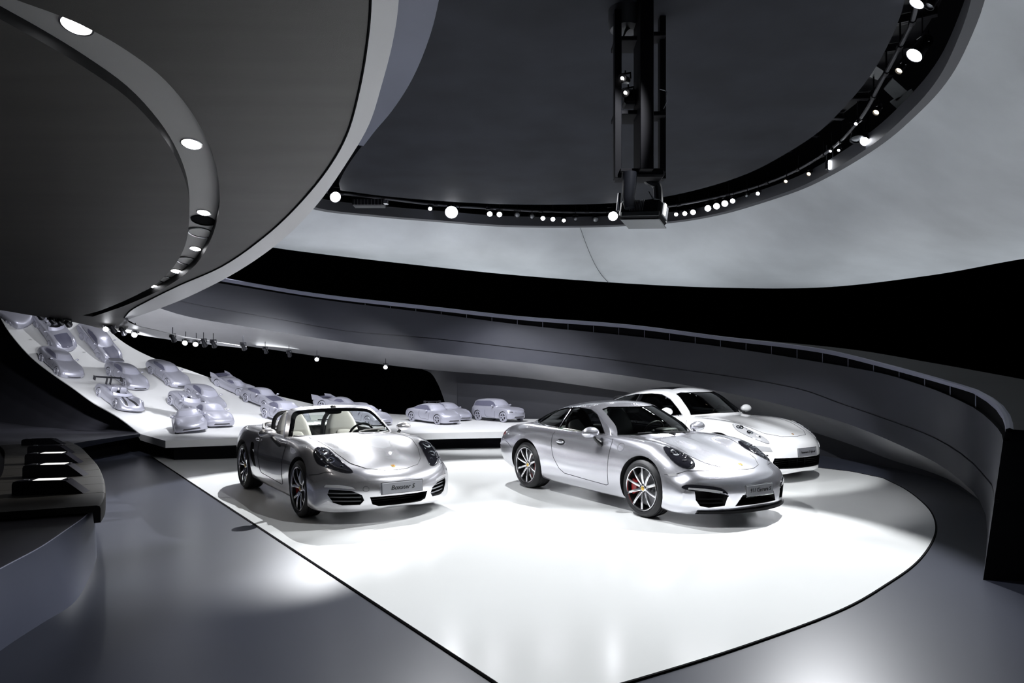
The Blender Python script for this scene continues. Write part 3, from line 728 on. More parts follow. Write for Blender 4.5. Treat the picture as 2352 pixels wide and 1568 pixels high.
# ---------------- wheels (axle along y, outer face towards -y) ----------------
def wheel(parent, loc, R, W, rimR, style, side, caliper=True, model=False):
    root_loc = Vector(loc); s = 1 if side < 0 else -1      # side<0 = right side (y negative)
    def place(o):
        return o
    def fy(b):
        if s < 0:
            b.v = [Vector((v.x, -v.y, v.z)) for v in b.v]
    hw = W/2
    b = MB()                                             # tyre
    prof = [(rimR*.985, hw*.75), (rimR, hw*.86), (rimR+.02, hw*.97), ((rimR+R)/2, hw*1.0), (R-.03, hw*.95), (R-.008, hw*.80)]
    tread = []
    for g in (.55, .18, -.18, -.55):
        tread += [(R, hw*(g+.06)), (R-.007, hw*(g+.04)), (R-.007, hw*(g-.04)), (R, hw*(g-.06))]
    prof = prof+[(R, hw*.7)]+tread+[(R, -hw*.7)]+[(r, -h) for r, h in reversed(prof)]
    ns = 40 if not model else 22
    if model: prof = [(rimR*.985, -hw*.5), (rimR, hw*.86)][1:]+[((rimR+R)/2, hw), (R-.02, hw*.93), (R, hw*.6), (R, -hw*.6), (R-.02, -hw*.93), ((rimR+R)/2, -hw), (rimR, -hw*.86)]
    b.lathe(prof, ns); fy(b)
    if model:
        w_ = b; mi = 0
    else:
        rb = MB()
    r_ = MB() if not model else b
    mi = 0; yo = -hw
    # barrel and lip
    r_.lathe([(rimR*.99, yo*.86), (rimR*1.005, yo*.93), (rimR*.985, yo*.96), (rimR*.955, yo*.93), (rimR*.945, yo*.80)], ns, mi=0)
    r_.lathe([(rimR*.945, yo*.80), (rimR*.93, yo*.2), (rimR*.93, hw*.8)], ns, mi=1 if not model else 0)
    hub = rimR*.23; yh = yo*.62; yr = yo*.80
    def spoke(a, w0, w1, d=.03, y0=yh, y1=yr, r0=hub*.8, r1=rimR*.96, bend=0):
        rows = []
        for t in (0, .33, .66, 1):
            r = r0+(r1-r0)*t; wd = w0+(w1-w0)*t; y = y0+(y1-y0)*t-.012*math.sin(math.pi*t); an = a+bend*t
            ca, sa = math.cos(an), math.sin(an); pr = []
            for u, v in ((-1, 0), (-.55, -.35), (.55, -.35), (1, 0), (.8, 1), (-.8, 1)):
                q = u*wd/2; pr.append(Vector((r*ca-q*sa, y+v*d*(1 if v > 0 else .5), r*sa+q*ca)))
            rows.append(pr)
        r_.grid(rows, True)
    if style == 'ten':
        for k in range(10): spoke(math.pi/2+k*math.pi/5, .034*R/.34, .03*R/.34)
    elif style == 'five_y':
        for k in range(5):
            a = math.pi/2+k*2*math.pi/5
            for sg in (-1, 1): spoke(a+sg*.10, .045*R/.34, .028*R/.34, bend=sg*.22)
    elif style == 'five':
        for k in range(5): spoke(math.pi/2+k*2*math.pi/5, .085*R/.34, .07*R/.34)
    elif style == 'fuchs':
        for k in range(5): spoke(math.pi/2+k*2*math.pi/5, .10*R/.34, .15*R/.34, r1=rimR*.9)
    elif style == 'dish':
        r_.lathe([(0, yo*.7), (rimR*.35, yo*.72), (rimR*.45, yo*.55), (rimR*.8, yo*.6), (rimR*.95, yo*.8)], ns)
    r_.lathe([(0, yh-.012), (hub*.55, yh-.012), (hub*.75, yh-.004), (hub, yh+.01), (hub, yh+.05)], ns//2)
    if not model:
        for k in range(5):
            a = k*2*math.pi/5+.3; r_.lathe([(0, yh-.012), (.009, yh-.012), (.009, yh+.01)], 6, c=(hub*.78*math.cos(a), 0, hub*.78*math.sin(a)), mi=1)
    if model:
        b2 = MB(); yy = hw*.1; b2.lathe([(0, yy), (rimR*.93, yy)], ns)
        if s > 0: pass
        r_.v = r_.v; 
        b.add(b2.v, b2.f, 1)
        if s < 0:
            b.v = [Vector((v.x, -v.y, v.z)) for v in b.v]
        o = b.build('wheel', [M['model'], M['modeld']], parent, angle=30); o.location = root_loc; return o
    fy(r_)
    o = r_.build('wheel', [M['rim'], M['rimdark']], parent, angle=30); o.location = root_loc
    t = b.build('tyre', M['tyre'], o, angle=30)
    d = MB(); d.lathe([(.05, yo*.1), (rimR*.8, yo*.1), (rimR*.8, yo*.1+.03), (.05, yo*.1+.03)], 32); fy(d); d.build('brake_disc', M['disc_b'], o)
    bk = MB(); bk.lathe([(0, hw*.3), (rimR*.94, hw*.3)], 24); fy(bk); bk.build('brake_shield', M['well'], o)
    if caliper:
        c = MB(); rows = []
        a0 = -.45 if loc[0] > 0 else -.45
        for k in range(9):
            a = a0+(.9)*k/8; ca, sa = math.cos(a), math.sin(a)
            rows.append([Vector((r*ca, y, r*sa)) for r, y in ((rimR*.52, yo*.1-.02), (rimR*.52, yo*.1-.055), (rimR*.84, yo*.1-.055), (rimR*.86, yo*.1+.03))])
        c.grid(rows, True); c.add(rows[0], [(0, 1, 2, 3)]); c.add(rows[-1], [(3, 2, 1, 0)])
        if loc[0] > 0: c.v = [Vector((-v.x, v.y, v.z)) for v in c.v]
        fy(c); c.build('brake_caliper', M['red'], o)
    h = MB(); h.lathe([(0, yh-.018), (hub*.4, yh-.016), (hub*.5, yh-.008)], 16); fy(h); h.build('centre_cap', M['gold'] if caliper else M['rim'], o)
    return o
def text_part(s, size, loc, rot, m, name, parent, shear=.3, extrude=.0015, sx=1):
    cu = bpy.data.curves.new('t', 'FONT'); cu.body = s; cu.size = size; cu.extrude = extrude; cu.shear = shear; cu.align_x = 'CENTER'; cu.align_y = 'CENTER'
    cu.offset = .0006; cu.resolution_u = 3
    o = bpy.data.objects.new('t', cu); COL.objects.link(o); dg = bpy.context.evaluated_depsgraph_get(); dg.update()
    me = bpy.data.meshes.new_from_object(o.evaluated_get(dg)); bpy.data.objects.remove(o); bpy.data.curves.remove(cu)
    for v in me.vertices: v.co.x *= sx
    me.materials.clear(); me.materials.append(m); n = link(name, me, parent); n.location = loc; n.rotation_euler = rot; return n
def seat(parent, c, m1, m2, tilt=-.28, h=.78, name='seat'):
    b = MB(); cx, cy, cz = c
    superbox(b, (cx, cy, cz), (.26, .25, .09), .4)
    R = Matrix.Rotation(tilt, 3, 'Y')
    def sh(v):
        t = (v.z/(h/2)+1)/2
        w = 1 if t < .62 else 1-.45*((t-.62)/.38)**1.0
        return Vector((v.x*(1-.35*t), v.y*w, v.z))
    superbox(b, (cx-.30, cy, cz+.30), (.09, .26, h/2), .45, rot=R, shape=sh, k=14)
    o = b.build(name, m1, parent, angle=50)
    if m2:
        b = MB(); superbox(b, (cx-.235, cy, cz+.22), (.05, .14, .20), .5, rot=R); b.build('seat_insert', m2, o, angle=50)
    return o
def steering(parent, c, m):
    b = MB(); R = Matrix.Rotation(-1.15, 3, 'Y'); pts = [R @ Vector((math.cos(a)*.175, math.sin(a)*.175, 0))+Vector(c) for a in [2*math.pi*k/24 for k in range(25)]]
    b.tube(pts, .016, 8, caps=False)
    for a in (math.pi/2, -math.pi/2, math.pi): b.tube([Vector(c), R @ Vector((math.cos(a)*.17, math.sin(a)*.17, 0))+Vector(c)], .014, 6)
    ellipsoid(b, c, (.05, .05, .03), 10, 6, rot=R)
    return b.build('steering_wheel', m, parent, angle=50)
def mirror_part(parent, c, side, m, arm_to, r=(.075, .115, .068)):
    b = MB(); s = -1 if side < 0 else 1
    def sh(v):
        return Vector((v.x*(1 if v.x > 0 else .45), v.y, v.z*(1 if v.z > 0 else .75)))
    ellipsoid(b, c, r, 18, 12, cut=sh)
    o = b.build('door_mirror', m, parent, angle=60)
    a = MB(); a.tube([Vector(c)+Vector((0, -s*.05, -.04)), Vector(c)+Vector((.0, -s*.09, -.09)), Vector(arm_to)], .02, 8, radii=[.02, .024, .034]); a.build('mirror_arm', M['seat_d'], o)
    g = MB(); ellipsoid(g, Vector(c)+Vector((-.036, 0, 0)), (.006, r[1]*.86, r[2]*.8), 16, 8); g.build('mirror_glass', M['chrome'], o)
    return o
TOL = False
# ================= THREE FULL-SIZE CARS =================
def sect_list(P, x0, x1, n):
    out = []
    for x in stations(x0, x1, n):
        out.append((x, body_section(P, x), lambda y, x=x: bow(x, P['B'], y)))
    return out
def make_body(P, n=72): return loft_closed(sect_list(P, P['x0'], P['x1'], n))
def gh_section(G, x):
    g = lambda k: smooth_tab(G[k], x)
    zt, yr, dr, yb, zb = g('zt'), g('yr'), g('dr'), g('yb'), g('zb')
    zr = zt-dr
    keys = [(0, 0, zt), (0, yr*.45, zt-dr*.16), (0, yr*.8, zt-dr*.55), (0, yr, zr-.01), (0, yr+(yb-yr)*.12, zr+(zb-zr)*.15), (0, yr+(yb-yr)*.58, zr+(zb-zr)*.55), (0, yb, zb)]
    return catmull(keys, [3, 3, 3, 2, 3, 3])
def gh_rows(G, n=40, inset=0):
    rows = []
    for x in stations(G['x0'], G['x1'], n):
        pr = gh_section(G, x); q = 1
        def bx(y): return x-smooth_tab(G['B'], x)*(abs(y)/.72)**2 if x > G.get('mid', 0) else x+smooth_tab(G['B'], x)*(abs(y)/.72)**2
        r = [Vector((bx(p.y), -p.y, p.z)) for p in pr[::-1]]; l = [Vector((bx(p.y), p.y, p.z)) for p in pr[1:]]
        rows.append(r+l)
    return rows
def offset_rows(rows, d):
    b = bmesh.new(); n = len(rows[0]); vs = [[b.verts.new(p) for p in r] for r in rows]
    for i in range(len(rows)-1):
        for j in range(n-1):
            try: b.faces.new((vs[i][j], vs[i][j+1], vs[i+1][j+1], vs[i+1][j]))
            except ValueError: pass
    b.normal_update()
    C = sum((v.co for v in b.verts), Vector())/len(b.verts)
    # orient normals outward (away from cabin centre)
    out = []
    for r in vs:
        o = []
        for v in r:
            nn = v.normal; 
            if nn.dot(v.co-Vector((C.x, 0, .7))) < 0: nn = -nn
            o.append(v.co-nn*d)
        out.append(o)
    b.free(); return out
def greenhouse(G, cutters, paint, parent, nst=44, thick=.02, glass=None):
    rows = gh_rows(G, nst); inn = offset_rows(rows, thick); b = MB(); b.grid(rows); b.grid(inn, flip=True)
    n = len(rows[0])
    b.grid([[r[0] for r in rows], [r[0] for r in inn]]); b.grid([[r[-1] for r in rows], [r[-1] for r in inn]])
    b.grid([rows[0], inn[0]]); b.grid([rows[-1], inn[-1]])
    o = tmpobj(b, [paint, M['tub']]); o.data.polygons.foreach_set('material_index', [0]*len(o.data.polygons))
    if cutters:
        for poly, mode, a, c in cutters: boolean(o, prism(poly, mode, a, c), [M['blackg']], TOL)
    finish(o, 'roof', parent, 30)
    g = offset_rows(rows, thick*.35); gb = MB(); gb.grid(g); gl = gb.build('window_glass', glass or GLASS, parent, angle=60)
    return o, rows
def wheelcut(cb, P, yi=.48):
    for (x, R) in P['arch']:
        for s in (-1, 1):
            b = MB(); n = 40
            A = [Vector((x+R*math.cos(2*math.pi*k/n), s*yi, P['wr']+.01+R*math.sin(2*math.pi*k/n))) for k in range(n)]
            B = [Vector((p.x, s*1.3, p.z)) for p in A]
            b.grid([A+[A[0]], B+[B[0]]]); b.add(A, [tuple(range(n))]); b.add(B, [tuple(reversed(range(n)))])
            cb.add(b.v, b.f)
def numberplate(car, x, z, w, h, s, size, tilt=.12, sx=1, yaw=0):
    p = MB(); p.box((0, 0, 0), (.014, w, h), bev=.004); o = p.build('number_plate', M['plate'], car); o.location = (x, 0, z); o.rotation_euler = (0, -tilt, 0)
    f = MB(); f.box((-.006, 0, 0), (.012, w+.02, h+.02), bev=.004); f.build('plate_frame', M['rim'], o)
    text_part(s, size, (.0085, 0, 0), (math.pi/2, 0, math.pi/2), M['ink'], 'plate_lettering', o, sx=sx)
def crest(car, bv, x, y=0, s=1):
    h = proj(bv, x, y, 'top')
    if not h: return
    b = MB(); sh = [(.03, -.022), (.03, .022), (.0, .026), (-.018, .02), (-.032, 0), (-.018, -.02), (0, -.026)]
    patch(bv, [(x-q[0]*s*.9, y+q[1]*s) for q in sh], 'top', M['gold'], 'crest', car, off=.004, step=.02)
    patch(bv, [(x-.004-q[0]*s*.4, y+q[1]*s*.4) for q in sh], 'top', M['red'], 'crest_shield', car, off=.0055, step=.01)
def lamp_unit(car, bv, poly, mode, mat_base, bulbs, name='headlight', rim=None, mirror=True, off=.004):
    for s in ((1, -1) if mirror else (1,)):
        pp = [(u, v*s) if mode in ('top', 'front') else (u, v) for u, v in poly] if mode == 'top' else [(u*s, v) for u, v in poly]
        if mode == 'right' and s == -1: md = 'left'
        else: md = mode
        if mode == 'right': pp = poly
        o = patch(bv, pp, md, mat_base, name, car, off=off, step=.025, dome=.008)
        sb = seam(bv, pp+[pp[0]], md, .0045, step=.02); sb.build('lamp_surround', M['line'], o)
        for (u, v, r, kind) in bulbs:
            if mode == 'top': u2, v2 = u, v*s
            elif mode == 'front': u2, v2 = u*s, v
            else: u2, v2 = u, v
            h = proj(bv, u2, v2, md)
            if not h: continue
            p, n = h; q = n.to_track_quat('Z', 'Y').to_matrix(); b = MB()
            if kind == 'ring':
                b.lathe([(r*.55, .010), (r*.72, .018), (r, .016), (r*1.04, .006)], 20, 'z')
                b.lathe([(0, .020), (r*.3, .018), (r*.5, .010)], 16, 'z', mi=1)
                b.v = [q @ w+p for w in b.v]; b.build('projector', [M['bulb'], M['lens']], o, angle=50)
            elif kind == 'dot':
                ellipsoid(b, (0, 0, .012), (r, r, r*.6), 8, 4); b.v = [q @ w+p for w in b.v]; b.build('led', M['bulb'], o)
            elif kind == 'bar':
                b.box((0, 0, .013), (r*3, r*.7, .01), bev=.003); b.v = [q @ w+p for w in b.v]; b.build('light_bar', M['bulb'], o)
# ------------------------------------------------------------------ rear-engined coupe
P911 = dict(x0=-2.35, x1=2.14, wr=.335, arch=[(1.225, .372), (-1.225, .378)],
 B=[(-2.35, .34), (-2.0, .26), (-1.5, .06), (-1.2, 0), (1.1, 0), (1.5, .10), (1.8, .24), (2.0, .36), (2.14, .46)],
 zc=[(-2.35, .60), (-2.34, .70), (-2.28, .78), (-2.15, .84), (-1.9, .90), (-1.5, .95), (-1.1, .95), (0, .93), (.6, .915), (.85, .885), (1.2, .83), (1.5, .765), (1.8, .675), (2.0, .59), (2.09, .53), (2.13, .46), (2.14, .40)],
 zf=[(-2.35, .60), (-2.33, .72), (-2.25, .79), (-2.0, .865), (-1.7, .905), (-1.3, .925), (-.9, .915), (-.3, .90), (.4, .895), (.8, .885), (1.1, .875), (1.35, .845), (1.6, .775), (1.85, .66), (2.0, .575), (2.09, .515), (2.13, .45), (2.14, .40)],
 yf=[(-2.35, .60), (-1.9, .68), (-1.2, .72), (-.4, .70), (.4, .70), (.9, .67), (1.4, .65), (1.8, .64), (2.14, .64)],
 dip=[(-2.35, 0), (.5, 0), (.9, .012), (1.3, .03), (1.6, .03), (1.85, .012), (2.0, 0), (2.14, 0)],
 zs=[(-2.35, .58), (-2.33, .66), (-2.2, .72), (-1.9, .79), (-1.3, .84), (-.8, .82), (0, .805), (.8, .80), (1.3, .785), (1.6, .71), (1.85, .60), (2.0, .53), (2.09, .49), (2.14, .39)],
 ys=[(-2.35, .76), (-1.9, .83), (-1.3, .865), (-.7, .825), (0, .80), (.7, .80), (1.2, .825), (1.7, .82), (2.14, .76)],
 zm=[(-2.35, .57), (-2.2, .60), (-1.3, .62), (0, .58), (1.2, .60), (1.7, .52), (2.0, .46), (2.14, .38)],
 ym=[(-2.35, .80), (-1.9, .885), (-1.3, .915), (-.75, .875), (0, .858), (.6, .862), (1.2, .892), (1.7, .885), (2.14, .84)],
 zl=[(-2.35, .55), (-2.3, .42), (-2.1, .34), (-1, .31), (.5, .30), (1.2, .30), (1.9, .27), (2.06, .27), (2.12, .31), (2.14, .37)],
 yl=[(-2.35, .79), (-1.9, .86), (-1.3, .89), (-.7, .86), (.5, .855), (1.2, .88), (1.8, .885), (2.14, .84)],
 zb=[(-2.35, .54), (-2.31, .38), (-2.15, .28), (-1.6, .20), (0, .165), (1.2, .16), (1.9, .145), (2.05, .155), (2.11, .20), (2.14, .36)],
 yb=[(-2.35, .74), (-1.9, .78), (-.7, .80), (.5, .80), (1.2, .82), (1.8, .85), (2.14, .82)])
def stretch_nose(P, a, k, bl):
    f = lambda x: a+(x-a)*k if x > a else x
    q = {}
    for n, v in P.items():
        if n in ('x0', 'x1'): q[n] = f(v)
        elif n in ('wr', 'arch'): q[n] = v
        else: q[n] = [(f(x), y) for x, y in v]
    q['B'] = q['B'][:-1]+[(q['B'][-1][0], bl)]; return q
P911 = stretch_nose(P911, 1.62, 1.14, .40)
G911 = dict(x0=-1.95, x1=.88, mid=-.3,
 B=[(-1.95, .30), (-1.4, .12), (-1.0, .02), (-.3, 0), (0, .12), (.3, .22), (.84, .36)],
 zt=[(-1.95, .86), (-1.75, .965), (-1.5, 1.055), (-1.2, 1.15), (-.9, 1.225), (-.6, 1.275), (-.3, 1.298), (-.1, 1.298), (.05, 1.28), (.2, 1.23), (.4, 1.145), (.6, 1.05), (.78, .95), (.88, .87)],
 yr=[(-1.95, .48), (-1.4, .50), (-.8, .525), (-.2, .54), (.1, .56), (.4, .61), (.84, .70)],
 dr=[(-1.95, .03), (-1.5, .07), (-1.0, .085), (-.3, .08), (.1, .075), (.4, .055), (.66, .02)],
 yb=[(-1.95, .62), (-1.5, .70), (-1.0, .735), (-.3, .745), (.3, .745), (.66, .74)],
 zb=[(-1.95, .82), (-1.4, .87), (-.9, .875), (0, .86), (.66, .85)])
def coupe():
    t = thing('sports_coupe', 'silver hardtop coupe with ten-spoke wheels and a 911 Carrera S plate', 'car')
    P = P911; b = make_body(P); body = tmpobj(b, [M['silver'], M['well'], M['tub'], M['grille']])
    cb = MB(); wheelcut(cb, P)
    n0 = len(cb.f)
    sub = [(-1.15, -.62), (-1.0, -.66), (.42, -.66), (.72, -.4), (.80, 0), (.72, .4), (.42, .66), (-1.0, .66), (-1.15, .62)]
    prism(sub, 'top', .36, 1.4, b=cb)
    # front intakes (real recesses)
    def mir(p): return [(-y, z) for y, z in reversed(p)]
    side_in = [(-.46, .235), (-.44, .33), (-.425, .345), (-.47, .365), (-.68, .40), (-.755, .40), (-.74, .30), (-.70, .235), (-.62, .215)]
    mid_in = [(-.34, .225), (-.26, .345), (.26, .345), (.34, .225)]
    for pl2 in (side_in, mir(side_in), mid_in): prism(pl2, 'front', 1.86, 2.6, b=cb)
    cm = [M['well']]
    boolean(body, cb, cm); finish(body, 'body', t, 48)
    bv = bvh_of(body)
    dlo = [(-1.42, .965), (-1.30, 1.035), (-1.05, 1.115), (-.75, 1.175), (-.4, 1.20), (-.1, 1.185), (.06, 1.125), (.24, 1.0), (.37, .905), (.30, .895), (-.3, .905), (-.9, .915), (-1.25, .94)]
    ws = [(-.655, .875), (-.50, 1.20), (-.40, 1.228), (.40, 1.228), (.50, 1.20), (.655, .875), (.3, .905), (-.3, .91)]
    rw = [(-1.62, -.36), (-1.05, -.44), (-.98, 0), (-1.05, .44), (-1.62, .36)]
    cut = [(dlo, 'side', -1.2, -.40), (dlo, 'side', .40, 1.2), (ws, 'front', .06, 1.3), (rw, 'top', .9, 1.6)]
    roof, rows = greenhouse(G911, cut, M['silver'], t)
    rb = bvh_of(roof)
    # pillars, surrounds, seams
    for s, md in ((-1, 'right'), (1, 'left')):
        g = MB(); ob = BVHTree.FromPolygons([p for r in rows for p in r], [(i*len(rows[0])+j, i*len(rows[0])+j+1, (i+1)*len(rows[0])+j+1, (i+1)*len(rows[0])+j) for i in range(len(rows)-1) for j in range(len(rows[0])-1)])
        patch(ob, [(-.66, .905), (-.60, .905), (-.555, 1.20), (-.615, 1.19)], md, M['blackg'], 'door_pillar', t, off=.004, step=.05)
        seam(ob, [(x, z) for x, z in dlo]+[dlo[0]], md, .007, step=.05, off=.002).build('window_trim', M['blackg'], t)
    for md in ('right', 'left'): seam(ob, [(-.615, .905), (-.575, 1.195)], md, .006).build('pillar_trim', M['rim'], t)
    # door + panel seams
    b = Gaps()
    door = [(-.60, .90), (-.63, .82), (-.62, .70), (-.55, .52), (-.42, .38), (-.30, .325), (.2, .30), (.57, .285), (.61, .30), (.61, .82), (.58, .90)]
    for md in ('right', 'left'): seam(bv, door, md, .004, b=b)
    hood = [(.66, -.55), (.9, -.60), (1.25, -.585), (1.55, -.52), (1.80, -.42), (1.96, -.28), (2.03, -.12), (2.045, 0), (2.03, .12), (1.96, .28), (1.80, .42), (1.55, .52), (1.25, .585), (.9, .60), (.62, .55)]
    seam(bv, hood, 'top', .004, b=b)
    for md in ('right', 'left'): seam(bv, [(1.60, .545), (1.72, .56), (1.80, .60), (1.92, .60)], md, .004, b=b); seam(bv, [(-1.6, .56), (-1.75, .62), (-2.0, .66)], md, .004, b=b)
    b.build('panel_gap', M['line'], t)
    for md in ('right', 'left'):
        cp = [(.80+.062*math.cos(a), .775+.05*math.sin(a)) for a in [2*math.pi*k/20 for k in range(20)]]
        if md == 'right': seam(bv, cp+[cp[0]], md, .002, step=.02).build('fuel_flap', M['line'], t)
        b = MB(); h = proj(bv, -.42, .735, md)
        ellipsoid(b, h[0]+h[1]*.018, (.085, .018, .022), 14, 8); o = b.build('door_handle', M['silver'], t)
        rc = [(-.42+.09*math.cos(a), .735+.042*math.sin(a)) for a in [2*math.pi*k/16 for k in range(16)]]
        patch(bv, rc, md, M['seat_d'], 'handle_shade_patch', t, off=.0015, step=.03)  # flat dark patch paints the shade of the hollow behind the handle
        # side indicator strip on bumper shoulder
        patch(bv, [(1.63, .555), (1.72, .565), (1.74, .54), (1.66, .53)], md, M['clear'], 'side_marker', t, off=.004, step=.03)
    # headlights: tall ovals on the wing tops
    c = [(1.60+.215*math.cos(a), -.64+.125*math.sin(a)+.0*math.cos(a)) for a in [2*math.pi*k/24 for k in range(24)]]
    lamp_unit(t, bv, c, 'top', M['lens'], [(1.55, -.655, .062, 'ring'), (1.70, -.66, .02, 'bar'), (1.60, -.58, .010, 'dot'), (1.65, -.585, .010, 'dot'), (1.63, -.62, .010, 'dot'), (1.67, -.62, .010, 'dot'), (1.46, -.63, .010, 'dot'), (1.77, -.63, .016, 'dot')])
    # light units above outer intakes
    lu = rounded([(-.44, .365), (-.50, .425), (-.66, .458), (-.80, .46), (-.835, .425), (-.76, .398), (-.62, .385), (-.5, .36)], 3)
    for s in (1, -1):
        o = patch(bv, [(y*s, z) for y, z in lu], 'front', M['lens'], 'fog_lamp', t, off=.005, step=.03)
        bl = [(-.50, .378), (-.50, .398), (-.66, .425), (-.79, .43), (-.80, .412), (-.66, .403)]
        patch(bv, [(y*s, z) for y, z in bl], 'front', M['clear'], 'indicator', o, off=.009, step=.04)
    # intake fins
    for s in (1, -1):
        for zz in (.262, .305):
            b = MB(); pts = []
            for k in range(7):
                y = -.44-.27*k/6; h = proj(bv, s*(y), .41, 'front'); h0 = proj(bv, s*(-.80), .30, 'front')
                xx = 2.17-.40*(abs(y)/.9)**2.3; pts.append(Vector((xx-.02, s*y, zz)))
            b.tube(pts, .009, 6); b.build('intake_fin', M['grille'], t)
    b = MB()
    for k in range(9):
        y = -.29+.58*k/8; b.box((2.0, y, .28), (.01, .012, .13))
    for z in (.25, .28, .31): b.box((2.01, 0, z), (.01, .62, .008))
    o = b.build('radiator_mesh', M['grille'], t); o['kind'] = 'stuff'
    # black splitter
    sp = MB(); rr = []
    for k in range(25):
        y = -.72+1.44*k/24; x = 2.20-.40*(abs(y)/.9)**2.3
        rr.append([Vector((x+.01, y, .175)), Vector((x+.015, y, .15)), Vector((x-.12, y, .125)), Vector((x-.2, y, .16))])
    sp.grid(rr, True); sp.build('front_splitter', M['grille'], t)
    numberplate(t, 2.205, .385, .44, .115, '911 Carrera S', .06, .10, 1.0)
    crest(t, bv, 1.94, 0, .9)
    # tail lamps + rear details
    for s, md in ((-1, 'right'), (1, 'left')):
        patch(bv, [(-2.16, .735), (-2.05, .765), (-1.96, .755), (-1.98, .72), (-2.12, .69)], md, M['redlens'], 'tail_lamp', t, off=.004, step=.04)
    # mirrors
    for s in (-1, 1): mirror_part(t, (.38, s*.955, .925), s, M['silver'], (.42, s*.80, .77), r=(.08, .13, .078))
    # cabin
    seat(t, (-.28, -.36, .48), M['seat_d'], None); seat(t, (-.28, .36, .48), M['seat_d'], None)
    b = MB(); superbox(b, (-1.0, 0, .70), (.12, .55, .2), .4); b.build('rear_bench', M['seat_d'], t, angle=50)
    steering(t, (.12, .36, .85), M['seat_d'])
    b = MB(); superbox(b, (.56, 0, .79), (.20, .62, .10), .45); superbox(b, (.38, .36, .885), (.10, .17, .055), .6); b.build('dashboard', M['seat_d'], t, angle=50)
    b = MB(); superbox(b, (.10, 0, 1.165), (.02, .11, .035), .6); b.build('rear_view_mirror', M['seat_d'], t)
    # wiper
    b = MB(); ow = lambda y, d: None
    pts = [Vector((.78, .38, .905)), Vector((.80, 0, .925)), Vector((.70, -.45, .92))]; b.tube(pts, .009, 6); b.tube([Vector((.86, .05, .90)), Vector((.80, -.1, .925))], .01, 6)
    b.build('wiper', M['seat_d'], t)
    for x, w_ in ((1.225, .25), (-1.225, .30)):
        for s in (-1, 1): wheel(t, (x, s*(.885-w_/2+ (.012 if x < 0 else 0)), .335), .335, w_, .258, 'ten', s)
    return t

def shifted(P, **k): q = dict(P); q.update(k); return q
PBOX = shifted(P911, x0=-2.18, x1=2.19, wr=.33, arch=[(1.2375, .366), (-1.2375, .372)],
 B=[(-2.18, .36), (-1.9, .24), (-1.5, .06), (-1.2, 0), (1.1, 0), (1.5, .10), (1.8, .25), (2.05, .38), (2.19, .50)],
 zc=[(-2.18, .58), (-2.17, .70), (-2.1, .80), (-1.9, .86), (-1.4, .90), (-.9, .90), (0, .90), (.6, .90), (.9, .865), (1.2, .81), (1.5, .745), (1.8, .665), (2.02, .585), (2.13, .52), (2.175, .46), (2.19, .40)],
 zf=[(-2.18, .58), (-2.16, .72), (-2.05, .80), (-1.8, .865), (-1.3, .905), (-.9, .89), (-.3, .865), (.4, .865), (.8, .87), (1.1, .865), (1.35, .835), (1.6, .765), (1.85, .665), (2.05, .575), (2.14, .51), (2.18, .45), (2.19, .40)],
 yf=[(-2.18, .60), (-1.8, .68), (-1.2, .74), (-.4, .72), (.4, .71), (.9, .68), (1.4, .655), (1.8, .65), (2.19, .66)],
 dip=[(-2.35, 0), (.5, 0), (.9, .01), (1.3, .026), (1.6, .026), (1.85, .012), (2.05, 0), (2.14, 0)],
 zs=[(-2.18, .56), (-2.15, .66), (-2.0, .74), (-1.3, .82), (-.8, .79), (0, .77), (.8, .785), (1.3, .77), (1.6, .70), (1.85, .60), (2.05, .53), (2.14, .48), (2.19, .39)],
 ys=[(-2.18, .74), (-1.8, .82), (-1.3, .855), (-.7, .82), (0, .80), (.7, .80), (1.2, .825), (1.7, .82), (2.19, .78)],
 zm=[(-2.18, .55), (-2.0, .60), (-1.3, .61), (0, .56), (1.2, .59), (1.7, .52), (2.0, .47), (2.19, .38)],
 ym=[(-2.18, .78), (-1.8, .87), (-1.3, .902), (-.75, .87), (0, .85), (.6, .858), (1.2, .892), (1.7, .89), (2.19, .86)],
 zl=[(-2.18, .53), (-2.12, .42), (-1.95, .34), (-1, .31), (.5, .30), (1.2, .29), (1.9, .26), (2.1, .26), (2.17, .31), (2.19, .37)],
 yl=[(-2.18, .78), (-1.8, .85), (-1.3, .88), (-.7, .85), (.5, .845), (1.2, .875), (1.8, .885), (2.19, .85)],
 zb=[(-2.18, .52), (-2.14, .38), (-2.0, .28), (-1.6, .20), (0, .165), (1.2, .155), (1.9, .155), (2.1, .165), (2.16, .19), (2.19, .36)],
 yb=[(-2.18, .74), (-1.8, .78), (-.7, .80), (.5, .80), (1.2, .82), (1.8, .85), (2.19, .83)])
GBOX = shifted(G911, x0=-.3, x1=.68, mid=-9,
 B=[(-.3, .02), (0, .14), (.3, .25), (.68, .34)],
 zt=[(-.3, 1.27), (-.05, 1.255), (.1, 1.195), (.3, 1.09), (.5, .975), (.68, .865)],
 yr=[(-.3, .53), (0, .545), (.25, .61), (.68, .70)], dr=[(-.3, .06), (.1, .06), (.4, .045), (.68, .015)],
 yb=[(-.3, .76), (.68, .76)], zb=[(-.3, .84), (.68, .84)])
